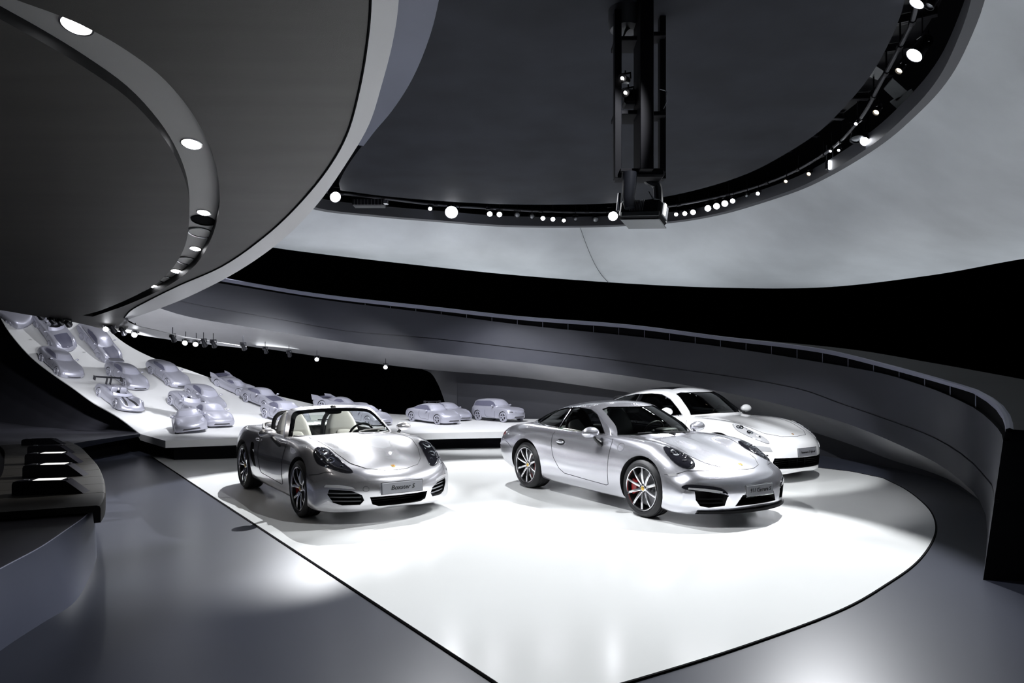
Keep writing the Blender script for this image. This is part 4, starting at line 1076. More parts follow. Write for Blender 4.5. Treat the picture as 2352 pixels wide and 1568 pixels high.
def roadster():
    t = thing('open_roadster', 'silver open-top roadster with grey seats and a Boxster S plate, left of the coupe', 'car')
    P = PBOX; b = make_body(P); body = tmpobj(b, [M['silver2'], M['well']])
    cb = MB(); wheelcut(cb, P)
    tub = rounded([(-.78, 0), (-.74, -.5), (-.62, -.66), (0, -.70), (.40, -.69), (.58, -.45), (.62, 0), (.58, .45), (.40, .69), (0, .70), (-.62, .66), (-.74, .5)], 3)
    prism(tub, 'top', .36, 1.4, b=cb)
    def mir(p): return [(-y, z) for y, z in reversed(p)]
    side_in = [(-.455, .225), (-.415, .275), (-.44, .335), (-.54, .385), (-.735, .395), (-.75, .34), (-.70, .25), (-.62, .22)]
    mid_in = [(-.33, .225), (-.36, .31), (.36, .31), (.33, .225), (.26, .20), (-.26, .20)]
    for pl2 in (side_in, mir(side_in), mid_in): prism(pl2, 'front', 1.74, 2.6, b=cb)
    sv = [(-.86, .70), (-.80, .715), (-.73, .69), (-.66, .52), (-.60, .38), (-.70, .385), (-.83, .50)]
    prism(sv, 'side', -1.2, -.76, b=cb); prism(sv, 'side', .76, 1.2, b=cb)
    boolean(body, cb, [M['well']]); finish(body, 'body', t, 48); bv = bvh_of(body)
    # windscreen: frame strips + black border + glass built from the same curved surface
    rows = gh_rows(GBOX, 24); nr = len(rows[0]); C = nr//2
    ob = BVHTree.FromPolygons([p for r in rows for p in r], [(i*nr+j, i*nr+j+1, (i+1)*nr+j+1, (i+1)*nr+j) for i in range(len(rows)-1) for j in range(nr-1)])
    WT = [(.80, .76), (.865, .68), (.975, .50), (1.09, .30), (1.195, .10), (1.255, -.03), (1.31, -.16)]
    def W(y, z):
        return Vector((smooth_tab(WT, z)-.34*(y/.72)**2*(1-.35*(z-.85)/.4), y, z))
    out = [(-.765, .84), (-.72, .94), (-.66, 1.06), (-.61, 1.15), (-.56, 1.192), (-.45, 1.214), (0, 1.236), (.45, 1.214), (.56, 1.192), (.61, 1.15), (.66, 1.06), (.72, .94), (.765, .84)]
    out = [(p.x, p.y) for p in catmull([Vector((a, c, 0)) for a, c in out], 4)]
    def shrink(l, d): return [(y*(1-d/.69), .84+(z-.84)*(1-d/.385)) for y, z in l]
    def w3(l, off=0): return [W(y, z)+Vector((off, 0, off*.6)) for y, z in l]
    fr = MB(); A = w3(out); Bi = w3(shrink(out, .035)); th = Vector((-.055, 0, -.01))
    fr.grid([A, Bi, [p+th for p in Bi], [p+th for p in A], A]); fr.build('windscreen_frame', M['silver'], t, angle=40)
    br = MB(); i0 = w3(shrink(out, .033), -.004); i1 = w3(shrink(out, .075), -.004); br.grid([i0, i1]); br.grid([[p+Vector((-.012, 0, 0)) for p in i0], [p+Vector((-.012, 0, 0)) for p in i1]]); br.build('windscreen_border', M['blackg'], t, angle=40)
    g = MB(); rws = []
    for d in (.0, .08, .16, .24, .32):
        pass
    l = shrink(out, .034); m_ = len(l)//2
    for k in range(m_+1):
        a, c = l[k], l[-1-k]; rws.append([W(a[0]+(c[0]-a[0])*q/14, a[1]) + Vector((-.006, 0, 0)) for q in range(15)])
    g.grid(rws); g.build('windscreen', GLASS, t, angle=60)
    # side quarter glass
    for s in (-1, 1):
        q = MB(); q.add([Vector((.30, s*.735, .87)), Vector((-.12, s*.74, .87)), Vector((-.05, s*.62, 1.10))], [(0, 1, 2)])
    # cockpit: roll bars, deflector, seats, dash
    for s in (-1, 1):
        b = MB(); b.tube(catmull([(-.72, s*.60, .78), (-.72, s*.57, 1.02), (-.715, s*.50, 1.10), (-.71, s*.36, 1.115), (-.71, s*.22, 1.09), (-.72, s*.15, .98), (-.73, s*.13, .78)], 4), .03, 10); b.build('roll_bar', M['seat_d'], t)
    b = MB(); b.add([Vector((-.71, -.16, .84)), Vector((-.71, .16, .84)), Vector((-.70, .2, 1.06)), Vector((-.70, -.2, 1.06))], [(0, 1, 2, 3)]); b.build('wind_deflector', GLASS, t, smooth=False)
    for s in (-1, 1): seat(t, (-.22, s*.36, .44), M['seat_l'], M['seat_i'], h=.82)
    steering(t, (.17, .36, .82), M['seat_d'])
    b = MB(); superbox(b, (.50, 0, .775), (.18, .64, .10), .45); superbox(b, (.36, .36, .865), (.11, .18, .05), .6); b.build('dashboard', M['seat_d'], t, angle=50)
    b = MB(); superbox(b, (-.1, 0, .55), (.55, .09, .16), .4); b.build('centre_console', M['seat_d'], t, angle=50)
    b = MB(); superbox(b, (.06, 0, 1.15), (.025, .12, .035), .6); superbox(b, (.05, 0, 1.205), (.03, .04, .03), .6); b.build('rear_view_mirror', M['seat_d'], t)
    # folded hood cover + rear deck humps
    b = MB(); superbox(b, (-1.12, 0, .885), (.34, .60, .055), .5); b.build('soft_top_cover', M['silver2'], t, angle=50)
    for s in (-1, 1):
        b = MB(); b.tube(catmull([(-.80, s*.70, .885), (-.95, s*.66, .92), (-1.25, s*.55, .935), (-1.4, s*.3, .935)], 4), .016, 6); b.build('hood_seal', M['seat_d'], t)
    # windscreen foot
    b = MB(); b.tube([W(y, .87)+Vector((.015, 0, -.002)) for y in [-.66+1.32*k/20 for k in range(21)]], .014, 6); b.build('cowl_strip', M['seat_d'], t)
    b = MB(); b.tube([Vector((.70, .1, .905)), Vector((.67, .22, .93)), Vector((.55, .55, .93))], .008, 6); b.build('wiper', M['seat_d'], t)
    b = Gaps()
    door = [(-.52, .83), (-.54, .72), (-.50, .52), (-.42, .36), (-.36, .325), (.2, .30), (.52, .285), (.56, .30), (.56, .80), (.53, .85)]
    for md in ('right', 'left'): seam(bv, door, md, .004, b=b)
    hood = [(.70, -.56), (.9, -.59), (1.25, -.585), (1.55, -.53), (1.78, -.45), (1.95, -.32), (2.03, -.14), (2.045, 0), (2.03, .14), (1.95, .32), (1.78, .45), (1.55, .53), (1.25, .585), (.9, .59), (.70, .56)]
    seam(bv, hood, 'top', .004, b=b)
    for md in ('right', 'left'): seam(bv, [(1.60, .535), (1.72, .55), (1.80, .58), (1.86, .57)], md, .004, b=b)
    b.build('panel_gap', M['line'], t)
    for md in ('right', 'left'):
        h = proj(bv, -.60, .755, md); b = MB(); ellipsoid(b, h[0]+h[1]*.014, (.08, .018, .022), 14, 8); b.build('door_handle', M['silver2'], t)
    # side intake blade
    for s in (-1, 1):
        b = MB(); b.tube([Vector((-.76, s*.855, .60)), Vector((-.68, s*.862, .585))], .012, 6); b.build('intake_blade', M['silver2'], t)
    c = [(-.50, .615), (-.535, .50), (-.555, .445), (-.66, .475), (-.74, .52), (-.80, .60), (-.79, .68), (-.74, .735), (-.67, .735), (-.58, .69)]
    # headlights projected from above-front: use top projection polygon
    hp = rounded([(1.38, -.68), (1.43, -.60), (1.60, -.56), (1.80, -.52), (1.955, -.49), (1.93, -.56), (1.80, -.685), (1.62, -.775), (1.45, -.765)], 3)
    lamp_unit(t, bv, hp, 'top', M['lens'], [(1.52, -.665, .062, 'ring'), (1.69, -.65, .05, 'ring'), (1.82, -.57, .018, 'dot'), (1.44, -.68, .012, 'dot'), (1.62, -.73, .014, 'dot'), (1.74, -.72, .014, 'dot'), (1.60, -.60, .012, 'dot')])
    for s in (1, -1):
        lu = [(-.50, .398), (-.53, .425), (-.64, .447), (-.76, .447), (-.775, .42), (-.64, .412)]
        patch(bv, [(y*s, z) for y, z in lu], 'front', M['clear'], 'indicator', t, off=.006, step=.03)
        for zz in (.262, .305, .348):
            b = MB(); pts = []
            for k in range(8):
                y = -.43-.30*k/7; x = 2.165-.50*(abs(y)/.9)**2.3; pts.append(Vector((x-.03, s*y, zz)))
            b.tube(pts, .008, 6); b.build('intake_slat', M['plate'], t)
    b = MB()
    for z in (.225, .25, .275): b.box((1.97, 0, z), (.01, .66, .006))
    o = b.build('radiator_mesh', M['grille'], t); o['kind'] = 'stuff'
    hh = proj(bv, -.33, .395, 'front')
    if hh: seam(bv, [(-.40+.03*math.cos(a), .40+.03*math.sin(a)) for a in [2*math.pi*k/14 for k in range(15)]], 'front', .002, step=.02).build('tow_eye_cap', M['line'], t)
    numberplate(t, 2.20, .40, .50, .12, 'Boxster S', .07, .08, 1.05)
    crest(t, bv, 1.96, 0, .9)
    for s, md in ((-1, 'right'), (1, 'left')):
        patch(bv, [(-2.0, .70), (-1.9, .76), (-1.8, .75), (-1.85, .66)], md, M['redlens'], 'tail_lamp', t, off=.004, step=.04)
    for s in (-1, 1): mirror_part(t, (.28, s*.955, .91), s, M['silver2'], (.30, s*.80, .76))
    for x, w_ in ((1.2375, .24), (-1.2375, .27)):
        for s in (-1, 1): wheel(t, (x, s*(.885-w_/2), .33), .33, w_, .256, 'five_y', s)
    return t
# ------------------------------------------------------------------ four-door fastback
PPAN = shifted(P911, x0=-2.58, x1=2.39, wr=.35, arch=[(1.46, .392), (-1.46, .40)],
 B=[(-2.58, .34), (-2.2, .2), (-1.8, .05), (-1.5, 0), (1.3, 0), (1.7, .08), (2.0, .2), (2.25, .34), (2.39, .42)],
 zc=[(-2.58, .62), (-2.57, .75), (-2.48, .88), (-2.3, .96), (-1.9, 1.0), (-1.2, .99), (0, .98), (.75, .985), (1.1, .955), (1.5, .90), (1.85, .825), (2.1, .745), (2.28, .665), (2.36, .59), (2.385, .52), (2.39, .46)],
 zf=[(-2.58, .62), (-2.56, .75), (-2.45, .86), (-2.2, .94), (-1.6, .97), (-1.0, .955), (0, .935), (.8, .935), (1.2, .93), (1.5, .905), (1.8, .845), (2.05, .755), (2.25, .66), (2.34, .58), (2.38, .51), (2.39, .46)],
 yf=[(-2.58, .62), (-2.1, .70), (-1.4, .76), (0, .76), (.9, .73), (1.5, .70), (2.0, .68), (2.39, .66)],
 dip=[(-2.35, 0), (.7, 0), (1.1, .01), (1.5, .02), (1.9, .018), (2.2, 0), (2.39, 0)],
 zs=[(-2.58, .60), (-2.55, .72), (-2.4, .79), (-1.6, .87), (-.8, .85), (0, .835), (.8, .84), (1.4, .83), (1.8, .76), (2.05, .68), (2.25, .59), (2.34, .53), (2.39, .45)],
 ys=[(-2.58, .80), (-2.1, .87), (-1.5, .91), (-.7, .89), (0, .87), (.8, .87), (1.4, .885), (2.0, .87), (2.39, .80)],
 zm=[(-2.58, .58), (-2.3, .62), (-1.5, .65), (0, .62), (1.4, .63), (2.0, .55), (2.25, .50), (2.39, .44)],
 ym=[(-2.58, .84), (-2.1, .92), (-1.5, .965), (-.7, .94), (0, .925), (.8, .93), (1.4, .955), (2.0, .94), (2.39, .87)],
 zl=[(-2.58, .56), (-2.52, .44), (-2.3, .36), (-1, .33), (.5, .32), (1.4, .31), (2.1, .29), (2.31, .29), (2.37, .34), (2.39, .42)],
 yl=[(-2.58, .83), (-2.1, .90), (-1.5, .94), (-.7, .92), (.5, .915), (1.4, .935), (2.1, .93), (2.39, .86)],
 zb=[(-2.58, .55), (-2.53, .40), (-2.35, .30), (-1.8, .22), (0, .17), (1.4, .165), (2.1, .155), (2.3, .165), (2.36, .22), (2.39, .41)],
 yb=[(-2.58, .78), (-2.1, .82), (-.7, .86), (.5, .86), (1.4, .87), (2.1, .87), (2.39, .84)])
GPAN = dict(x0=-2.15, x1=1.0, mid=-.4,
 B=[(-2.15, .25), (-1.6, .10), (-1.1, .02), (-.4, 0), (0, .06), (.4, .20), (1.0, .34)],
 zt=[(-2.15, .93), (-1.9, 1.04), (-1.6, 1.16), (-1.2, 1.28), (-.8, 1.365), (-.4, 1.41), (-.1, 1.418), (.15, 1.40), (.4, 1.32), (.65, 1.18), (.88, 1.04), (1.0, .955)],
 yr=[(-2.15, .52), (-1.5, .54), (-.8, .57), (-.1, .585), (.3, .63), (.88, .74)],
 dr=[(-2.15, .03), (-1.6, .07), (-1.0, .09), (0, .085), (.4, .06), (.88, .02)],
 yb=[(-2.15, .68), (-1.6, .76), (-1.0, .80), (0, .815), (.88, .80)], zb=[(-2.15, .86), (-1.4, .91), (0, .90), (.88, .90)])
def fastback():
    t = thing('four_door_fastback', 'white four-door fastback with sunroof parked behind the silver coupe', 'car')
    P = PPAN; b = make_body(P); body = tmpobj(b, [M['whitep'], M['well']])
    cb = MB(); wheelcut(cb, P, .52)
    prism([(-1.5, -.68), (.5, -.72), (.88, -.45), (.96, 0), (.88, .45), (.5, .72), (-1.5, .68)], 'top', .38, 1.5, b=cb)
    mid_in = [(-.55, .235), (-.60, .33), (-.58, .40), (.58, .40), (.60, .33), (.55, .235)]
    prism(mid_in, 'front', 2.0, 2.8, b=cb)
    boolean(body, cb, [M['well']]); finish(body, 'body', t, 48); bv = bvh_of(body)
    dlo = [(-1.70, 1.00), (-1.50, 1.09), (-1.1, 1.21), (-.7, 1.28), (-.3, 1.305), (.0, 1.29), (.22, 1.22), (.45, 1.07), (.58, .965), (.3, .95), (-.6, .955), (-1.4, .97)]
    ws = [(-.66, .97), (-.53, 1.31), (-.43, 1.335), (.43, 1.335), (.53, 1.31), (.66, .97), (.3, 1.0), (-.3, 1.0)]
    rw = [(-1.85, -.38), (-1.15, -.45), (-1.08, 0), (-1.15, .45), (-1.85, .38)]
    sr = [(-.62, -.38), (.02, -.40), (.02, .40), (-.62, .38)]
    cut = [(dlo, 'side', -1.2, -.45), (dlo, 'side', .45, 1.2), (ws, 'front', .20, 1.5), (rw, 'top', .95, 1.7), (sr, 'top', 1.33, 1.7)]
    roof, rows = greenhouse(GPAN, cut, M['whitep'], t, glass=GLASSD)
    nr = len(rows[0]); ob = BVHTree.FromPolygons([p for r in rows for p in r], [(i*nr+j, i*nr+j+1, (i+1)*nr+j+1, (i+1)*nr+j) for i in range(len(rows)-1) for j in range(nr-1)])
    for md in ('right', 'left'):
        patch(ob, [(-.62, .955), (-.54, .955), (-.50, 1.295), (-.58, 1.29)], md, M['blackg'], 'door_pillar', t, off=.004, step=.05)
        seam(ob, [(-.64, .955), (-.60, 1.29)], md, .008).build('pillar_trim', M['rim'], t)
        seam(ob, dlo+[dlo[0]], md, .008, step=.05, off=.002).build('window_trim', M['chrome'], t)
        for u in (.10, -.98):
            h = proj(bv, u, .80, md); b = MB(); ellipsoid(b, h[0]+h[1]*.018, (.10, .02, .024), 14, 8); b.build('door_handle', M['chrome'], t)
    patch(ob, sr, 'top', M['blackg'], 'sunroof', t, off=.002, step=.08)
    b = Gaps()
    for md in ('right', 'left'):
        seam(bv, [(.75, .93), (.78, .6), (.74, .33), (-.45, .33), (-.52, .6), (-.50, .93)], md, .004, b=b); seam(bv, [(-.5, .33), (-1.05, .35), (-1.2, .7), (-1.4, .93)], md, .004, b=b)
    seam(bv, [(.92, -.66), (1.3, -.66), (1.7, -.60), (2.0, -.50), (2.17, -.3), (2.22, 0), (2.17, .3), (2.0, .50), (1.7, .60), (1.3, .66), (.92, .66)], 'top', .004, b=b)
    b.build('panel_gap', M['line'], t)
    hp = rounded([(1.60, -.74), (1.68, -.69), (1.86, -.66), (2.06, -.60), (2.16, -.60), (2.08, -.69), (1.90, -.79), (1.72, -.82)], 3)
    lamp_unit(t, bv, hp, 'top', M['clear'], [(1.74, -.75, .055, 'ring'), (1.90, -.72, .05, 'ring'), (2.03, -.66, .02, 'dot'), (1.82, -.70, .015, 'dot')])
    for s in (1, -1):
        lu = [(-.60, .50), (-.62, .56), (-.76, .585), (-.80, .56), (-.78, .51)]
        patch(bv, [(y*s, z) for y, z in lu], 'front', M['clear'], 'indicator', t, off=.006, step=.03)
        for k, zz in enumerate((.33, .38, .43)):
            patch(bv, [(s*-.66, zz), (s*-.66, zz+.022), (s*-.84, zz+.030), (s*-.86, zz+.012)], 'front', M['grille'], 'intake_slot', t, off=.002, step=.05)
    b = MB()
    for z in (.27, .30, .33, .36): b.box((2.2, 0, z), (.02, 1.08, .008))
    for y in (-.2, 0, .2): b.box((2.21, y, .31), (.02, .02, .15))
    o = b.build('radiator_mesh', M['grille'], t); o['kind'] = 'stuff'
    numberplate(t, 2.40, .475, .46, .115, 'Panamera S Hybrid', .046, .08)
    crest(t, bv, 2.15, 0, .7)
    for s in (-1, 1): mirror_part(t, (.48, s*1.03, 1.02), s, M['whitep'], (.52, s*.87, .90), r=(.08, .13, .08))
    for s in (-1, 1):
        seat(t, (-.1, s*.38, .52), M['seat_d'], None, h=.85); seat(t, (-1.0, s*.36, .54), M['seat_d'], None, h=.8)
    steering(t, (.38, .38, .93), M['seat_d'])
    b = MB(); superbox(b, (.72, 0, .87), (.22, .68, .10), .45); superbox(b, (.56, .38, .955), (.10, .18, .05), .6); b.build('dashboard', M['seat_l'], t, angle=50)
    for s, md in ((-1, 'right'), (1, 'left')): patch(bv, [(-2.4, .82), (-2.25, .86), (-2.15, .84), (-2.3, .77)], md, M['redlens'], 'tail_lamp', t, off=.004, step=.04)
    for x in (1.46, -1.46):
        for s in (-1, 1): wheel(t, (x, s*.82, .35), .35, .27, .262, 'five', s)
    return t
def put(o, x, y, heading, z=.008):
    o.location = (x, y, z); o.rotation_euler = (0, 0, math.radians(heading))
c_911 = coupe(); put(c_911, 1.60, 9.72, -58)
c_box = roadster(); put(c_box, -2.50, 9.75, -55)
c_pan = fastback(); put(c_pan, 3.16, 12.70, -56)
# ================= 1:3 SCALE MODELS ON THE RIBBON =================
def remap(P, sx=1, sy=1, sz=1, dz=0, yclip=None):
    q = {}
    for k, v in P.items():
        if k in ('x0', 'x1', 'mid'): q[k] = v*sx
        elif k == 'wr': q[k] = v
        elif k == 'arch': q[k] = [(x*sx, r) for x, r in v]
        elif k == 'B': q[k] = [(x*sx, b*sx) for x, b in v]
        elif k[0] == 'y': q[k] = [(x*sx, b*sy) for x, b in v]
        elif k == 'dip': q[k] = [(x*sx, b) for x, b in v]
        elif k == 'dr': q[k] = [(x*sx, b) for x, b in v]
        else: q[k] = [(x*sx, b*sz+(dz if b > .25 else 0)) for x, b in v]
    return q
PSUV = shifted(PPAN, arch=[(1.45, .43), (-1.45, .43)], wr=.385,
 zc=[(-2.58, .72), (-2.57, .9), (-2.52, 1.10), (-2.4, 1.16), (-1.2, 1.15), (.3, 1.15), (.8, 1.14), (1.3, 1.09), (1.8, 1.02), (2.15, .94), (2.3, .86), (2.37, .76), (2.39, .66)],
 zf=[(-2.58, .72), (-2.56, .88), (-2.5, 1.06), (-2.2, 1.10), (0, 1.09), (1.4, 1.06), (1.9, .99), (2.2, .90), (2.33, .80), (2.38, .70), (2.39, .66)],
 zs=[(-2.58, .70), (-2.55, .85), (-2.4, .98), (0, .99), (1.4, .98), (2.0, .90), (2.25, .80), (2.36, .70), (2.39, .65)],
 zm=[(-2.58, .68), (-2.3, .74), (0, .74), (2.0, .70), (2.39, .64)],
 zl=[(-2.58, .66), (-2.5, .54), (-2.2, .42), (0, .38), (2.1, .38), (2.34, .42), (2.39, .60)],
 zb=[(-2.58, .64), (-2.53, .48), (-2.3, .34), (0, .26), (2.1, .28), (2.34, .34), (2.39, .58)])
GSUV = dict(x0=-2.42, x1=.80, mid=-.6, B=[(-2.42, .12), (-2.0, .05), (-.6, 0), (.1, .08), (.8, .28)],
 zt=[(-2.42, 1.12), (-2.3, 1.36), (-2.15, 1.56), (-1.9, 1.63), (-1.2, 1.69), (-.5, 1.70), (-.1, 1.67), (.2, 1.55), (.5, 1.34), (.80, 1.12)],
 yr=[(-2.42, .58), (-1.5, .62), (0, .63), (.8, .74)], dr=[(-2.42, .04), (-2.1, .08), (0, .08), (.8, .02)],
 yb=[(-2.42, .78), (0, .84), (.8, .80)], zb=[(-2.42, 1.0), (.8, 1.04)])
PWED = shifted(P911, zc=[(-2.35, .60), (-2.34, .74), (-2.25, .86), (-2.0, .93), (-1.2, .95), (.3, .93), (.9, .86), (1.4, .78), (1.8, .70), (2.0, .64), (2.09, .57), (2.13, .48), (2.14, .42)],
 zf=[(-2.35, .60), (-2.33, .72), (-2.2, .83), (-1.9, .87), (0, .86), (.9, .82), (1.4, .75), (1.8, .67), (2.0, .60), (2.09, .54), (2.13, .47), (2.14, .42)],
 dip=[(-2.35, 0), (2.14, 0)], arch=[(1.22, .345), (-1.18, .345)], wr=.31)
GWED = shifted(G911, x0=-2.05, x1=.66, zt=[(-2.05, .86), (-1.9, .95), (-1.5, 1.08), (-1.0, 1.20), (-.6, 1.26), (-.3, 1.27), (-.1, 1.26), (.1, 1.19), (.4, 1.03), (.66, .88)])
PCLS = shifted(P911, zc=[(-2.35, .48), (-2.33, .56), (-2.2, .68), (-1.9, .82), (-1.4, .93), (-.9, .95), (.4, .94), (.8, .90), (1.2, .85), (1.6, .78), (1.9, .69), (2.07, .58), (2.13, .48), (2.14, .42)],
 zf=[(-2.35, .48), (-2.33, .55), (-2.2, .64), (-1.9, .73), (-1.4, .80), (0, .84), (.9, .86), (1.4, .87), (1.75, .80), (2.0, .64), (2.1, .53), (2.14, .42)],
 arch=[(1.15, .33), (-1.1, .33)], wr=.33)
PRAC = remap(shifted(P911, zc=[(-2.35, .52), (-2.33, .62), (-2.2, .72), (-1.6, .72), (-.9, .74), (0, .72), (.5, .62), (1.0, .56), (1.5, .50), (1.9, .42), (2.09, .35), (2.13, .30), (2.14, .26)],
 zf=[(-2.35, .52), (-2.33, .64), (-2.2, .74), (-1.6, .80), (-1.1, .82), (-.6, .72), (.3, .66), (.9, .74), (1.3, .75), (1.6, .66), (1.9, .50), (2.07, .38), (2.13, .30), (2.14, .26)],
 zs=[(-2.35, .50), (-2.2, .60), (-1.2, .66), (0, .55), (1.2, .60), (1.8, .45), (2.07, .33), (2.14, .25)],
 zm=[(-2.35, .48), (-1.2, .5), (0, .42), (1.2, .45), (2.0, .30), (2.14, .24)], zl=[(-2.35, .46), (-2.2, .3), (0, .22), (1.9, .18), (2.1, .18), (2.14, .22)],
 zb=[(-2.35, .44), (-2.2, .2), (0, .10), (1.9, .10), (2.1, .12), (2.14, .2)], dip=[(-2.35, .05), (2.14, .03)], wr=.32, arch=[(1.25, .35), (-1.25, .36)]), sx=1.06)
GRAC = dict(x0=-1.6, x1=.85, mid=-.3, B=[(-1.6, .1), (-.3, 0), (.2, .15), (.85, .4)], zt=[(-1.6, .66), (-1.2, .80), (-.7, .96), (-.3, 1.02), (0, 1.0), (.3, .88), (.6, .72), (.85, .56)],
 yr=[(-1.6, .30), (-.3, .38), (.3, .44), (.85, .5)], dr=[(-1.6, .03), (-.3, .10), (.85, .02)], yb=[(-1.6, .5), (-.3, .58), (.85, .5)], zb=[(-1.6, .6), (0, .55), (.85, .5)])
K = 1/3.
def shrinkv(o): 
    for v in o.data.vertices: v.co *= K
DLO = dict(c911=[(-1.30, 1.02), (-.75, 1.165), (-.3, 1.19), (.0, 1.14), (.34, .93), (-.9, .93)], wed=[(-1.6, .98), (-1.0, 1.12), (-.3, 1.17), (-.02, 1.12), (.32, .92), (-1.2, .93)],
  pan=[(-1.6, 1.03), (-1.0, 1.22), (-.3, 1.295), (.1, 1.25), (.52, .97), (-1.3, .99)], suv=[(-2.1, 1.18), (-1.9, 1.50), (-.3, 1.56), (.1, 1.46), (.5, 1.16), (-1.9, 1.14)], rac=[(-.6, .72), (-.4, .88), (0, .90), (.3, .76), (0, .68)])
WSP = dict(c911=(.60, .93, .50, 1.2), wed=(.60, .92, .46, 1.18), pan=(.64, .99, .52, 1.32), suv=(.66, 1.18, .54, 1.58), rac=(.42, .66, .32, .92))
def model(kind, px, py, label, yaw=-57, wing=None, wheels='five', dark=None, sc=1.0, roof=True, P=None, G=None, lamps='oval', open_=False, tail=None):
    base = {'c911': (P911, G911), 'box': (PBOX, G911), 'pan': (PPAN, GPAN), 'suv': (PSUV, GSUV), 'wed': (PWED, GWED), 'cls': (PCLS, G911), 'rac': (PRAC, GRAC)}[kind]
    P = P or base[0]; G = G or base[1]; key = {'box': 'c911', 'cls': 'c911'}.get(kind, kind)
    hit, n = ribhit(px, py)
    t = thing('scale_model_car', label, 'model car', group='silver scale model cars on the display platform')
    body = tmpobj(make_body(P, 40), [M['model'], M['modeld']])
    cb = MB(); wheelcut(cb, P, .5)
    if open_: prism([(-.75, -.45), (.25, -.5), (.4, 0), (.25, .5), (-.75, .45)], 'top', .45, 1.5, b=cb)
    boolean(body, cb, [M['modeld']]); bv = bvh_of(body)
    parts = []
    ob = bv
    if roof:
        rows = gh_rows(G, 22); nr = len(rows[0]); b = MB(); b.grid(rows); b.add(rows[0], [tuple(range(nr))]); b.add(rows[-1], [tuple(range(nr))])
        parts.append(b.build('roof', M['model'], t, angle=45))
        ob = BVHTree.FromPolygons([p for r in rows for p in r], [(i*nr+j, i*nr+j+1, (i+1)*nr+j+1, (i+1)*nr+j) for i in range(len(rows)-1) for j in range(nr-1)])
        y0, z0, y1, z1 = WSP[key]
        parts.append(patch(ob, [(-y0*.93, z0), (-y1*.93, z1), (y1*.93, z1), (y0*.93, z0), (0, z0+.02)], 'front', M['modelw'], 'windscreen', t, off=.012, skirt=.01, step=.12))
        for md in ('right', 'left'): parts.append(patch(ob, DLO[key], md, M['modelg'], 'side_window', t, off=.012, skirt=.01, step=.12))
    if open_:
        b = MB(); rws = []
        for z in (.80, .95, 1.10) if kind != 'rac' else (.66, .74, .82):
            rws.append([Vector((.55-(z-.8)*.9-.3*(y/.6)**2, y, z)) for y in [-.6+1.2*q/8 for q in range(9)]])
        b.grid(rws); b.grid([[p-Vector((.03, 0, 0)) for p in r] for r in rws]); parts.append(b.build('windscreen', M['modelw'], t))
        for s in (-1, 1):
            b = MB(); superbox(b, (-.45, s*.3, .80), (.08, .2, .22), .5, 12, 6); parts.append(b.build('seat', M['model'], t))
            b = MB(); superbox(b, (-.95, s*.3, .92 if kind != 'rac' else .8), (.4, .17, .10), .8, 12, 6); parts.append(b.build('headrest_fairing', M['model'], t))
    x1 = P['x1']
    for md in ('right', 'left'):
        sgn = -1 if md == 'right' else 1
        g = seam(bv, [(-.60, .86), (-.60, .55), (-.40, .33), (.5, .30), (.56, .80)], md, .010, step=.12)
        if g.v and kind not in ('rac',): parts.append(g.build('door_gap', M['modeld'], t))
    if lamps == 'oval':
        for s in (-1, 1):
            c = [(x1-.55+.17*math.cos(a), s*(.67+.10*math.sin(a))) for a in [2*math.pi*k/14 for k in range(14)]]
            parts.append(patch(bv, c, 'top', M['modelw'], 'headlight', t, off=.012, step=.08, dome=.01))
    elif lamps == 'pop':
        for s in (-1, 1): parts.append(patch(bv, [(x1-.45, s*.40), (x1-.25, s*.42), (x1-.28, s*.66), (x1-.48, s*.68)], 'top', M['modelw'], 'headlight', t, off=.015, step=.08))
    b_in = [(-.5, P['zb'][-4][1]+.09), (-.42, P['zb'][-4][1]+.18), (.42, P['zb'][-4][1]+.18), (.5, P['zb'][-4][1]+.09)]
    if kind != 'rac': parts.append(patch(bv, b_in, 'front', M['modeld'], 'front_intake', t, off=.008, step=.12))
    if kind == 'suv':
        for k in range(9):
            y = -.44+.88*k/8; h = proj(bv, y, .74, 'front')
            b = MB(); b.box(h[0]+Vector((.01, 0, 0)), (.03, .02, .16)); parts.append(b.build('grille_bar', M['model'], t))
        for s in (-1, 1): parts.append(patch(bv, [(s*.56, .72), (s*.60, .82), (s*.80, .84), (s*.80, .76)], 'front', M['modeld'], 'headlight', t, off=.01, step=.1))
    if dark:
        h0 = [(.75, -.5), (1.3, -.52), (x1-.25, -.40), (x1-.15, 0), (x1-.25, .40), (1.3, .52), (.75, .5)]
        parts.append(patch(bv, h0, 'top', mat('model_dark_hood', (.10, .10, .15), .5), 'hood', t, off=.01, step=.15))
    if wing == 'whale':
        b = MB(); superbox(b, (-2.05, 0, 1.03), (.30, .58, .03), .4, 16, 6, rot=Matrix.Rotation(.12, 3, 'Y')); b.box((-1.9, 0, .93), (.3, .7, .16)); parts.append(b.build('rear_wing', M['model'], t))
    if wing == 'gt':
        b = MB(); b.box((-2.15, 0, 1.22), (.26, 1.5, .03), bev=.01); [b.box((-2.1, s*.4, 1.04), (.12, .03, .34)) for s in (-1, 1)]; [b.box((-2.15, s*.76, 1.2), (.3, .02, .16)) for s in (-1, 1)]; parts.append(b.build('rear_wing', M['modeld'], t))
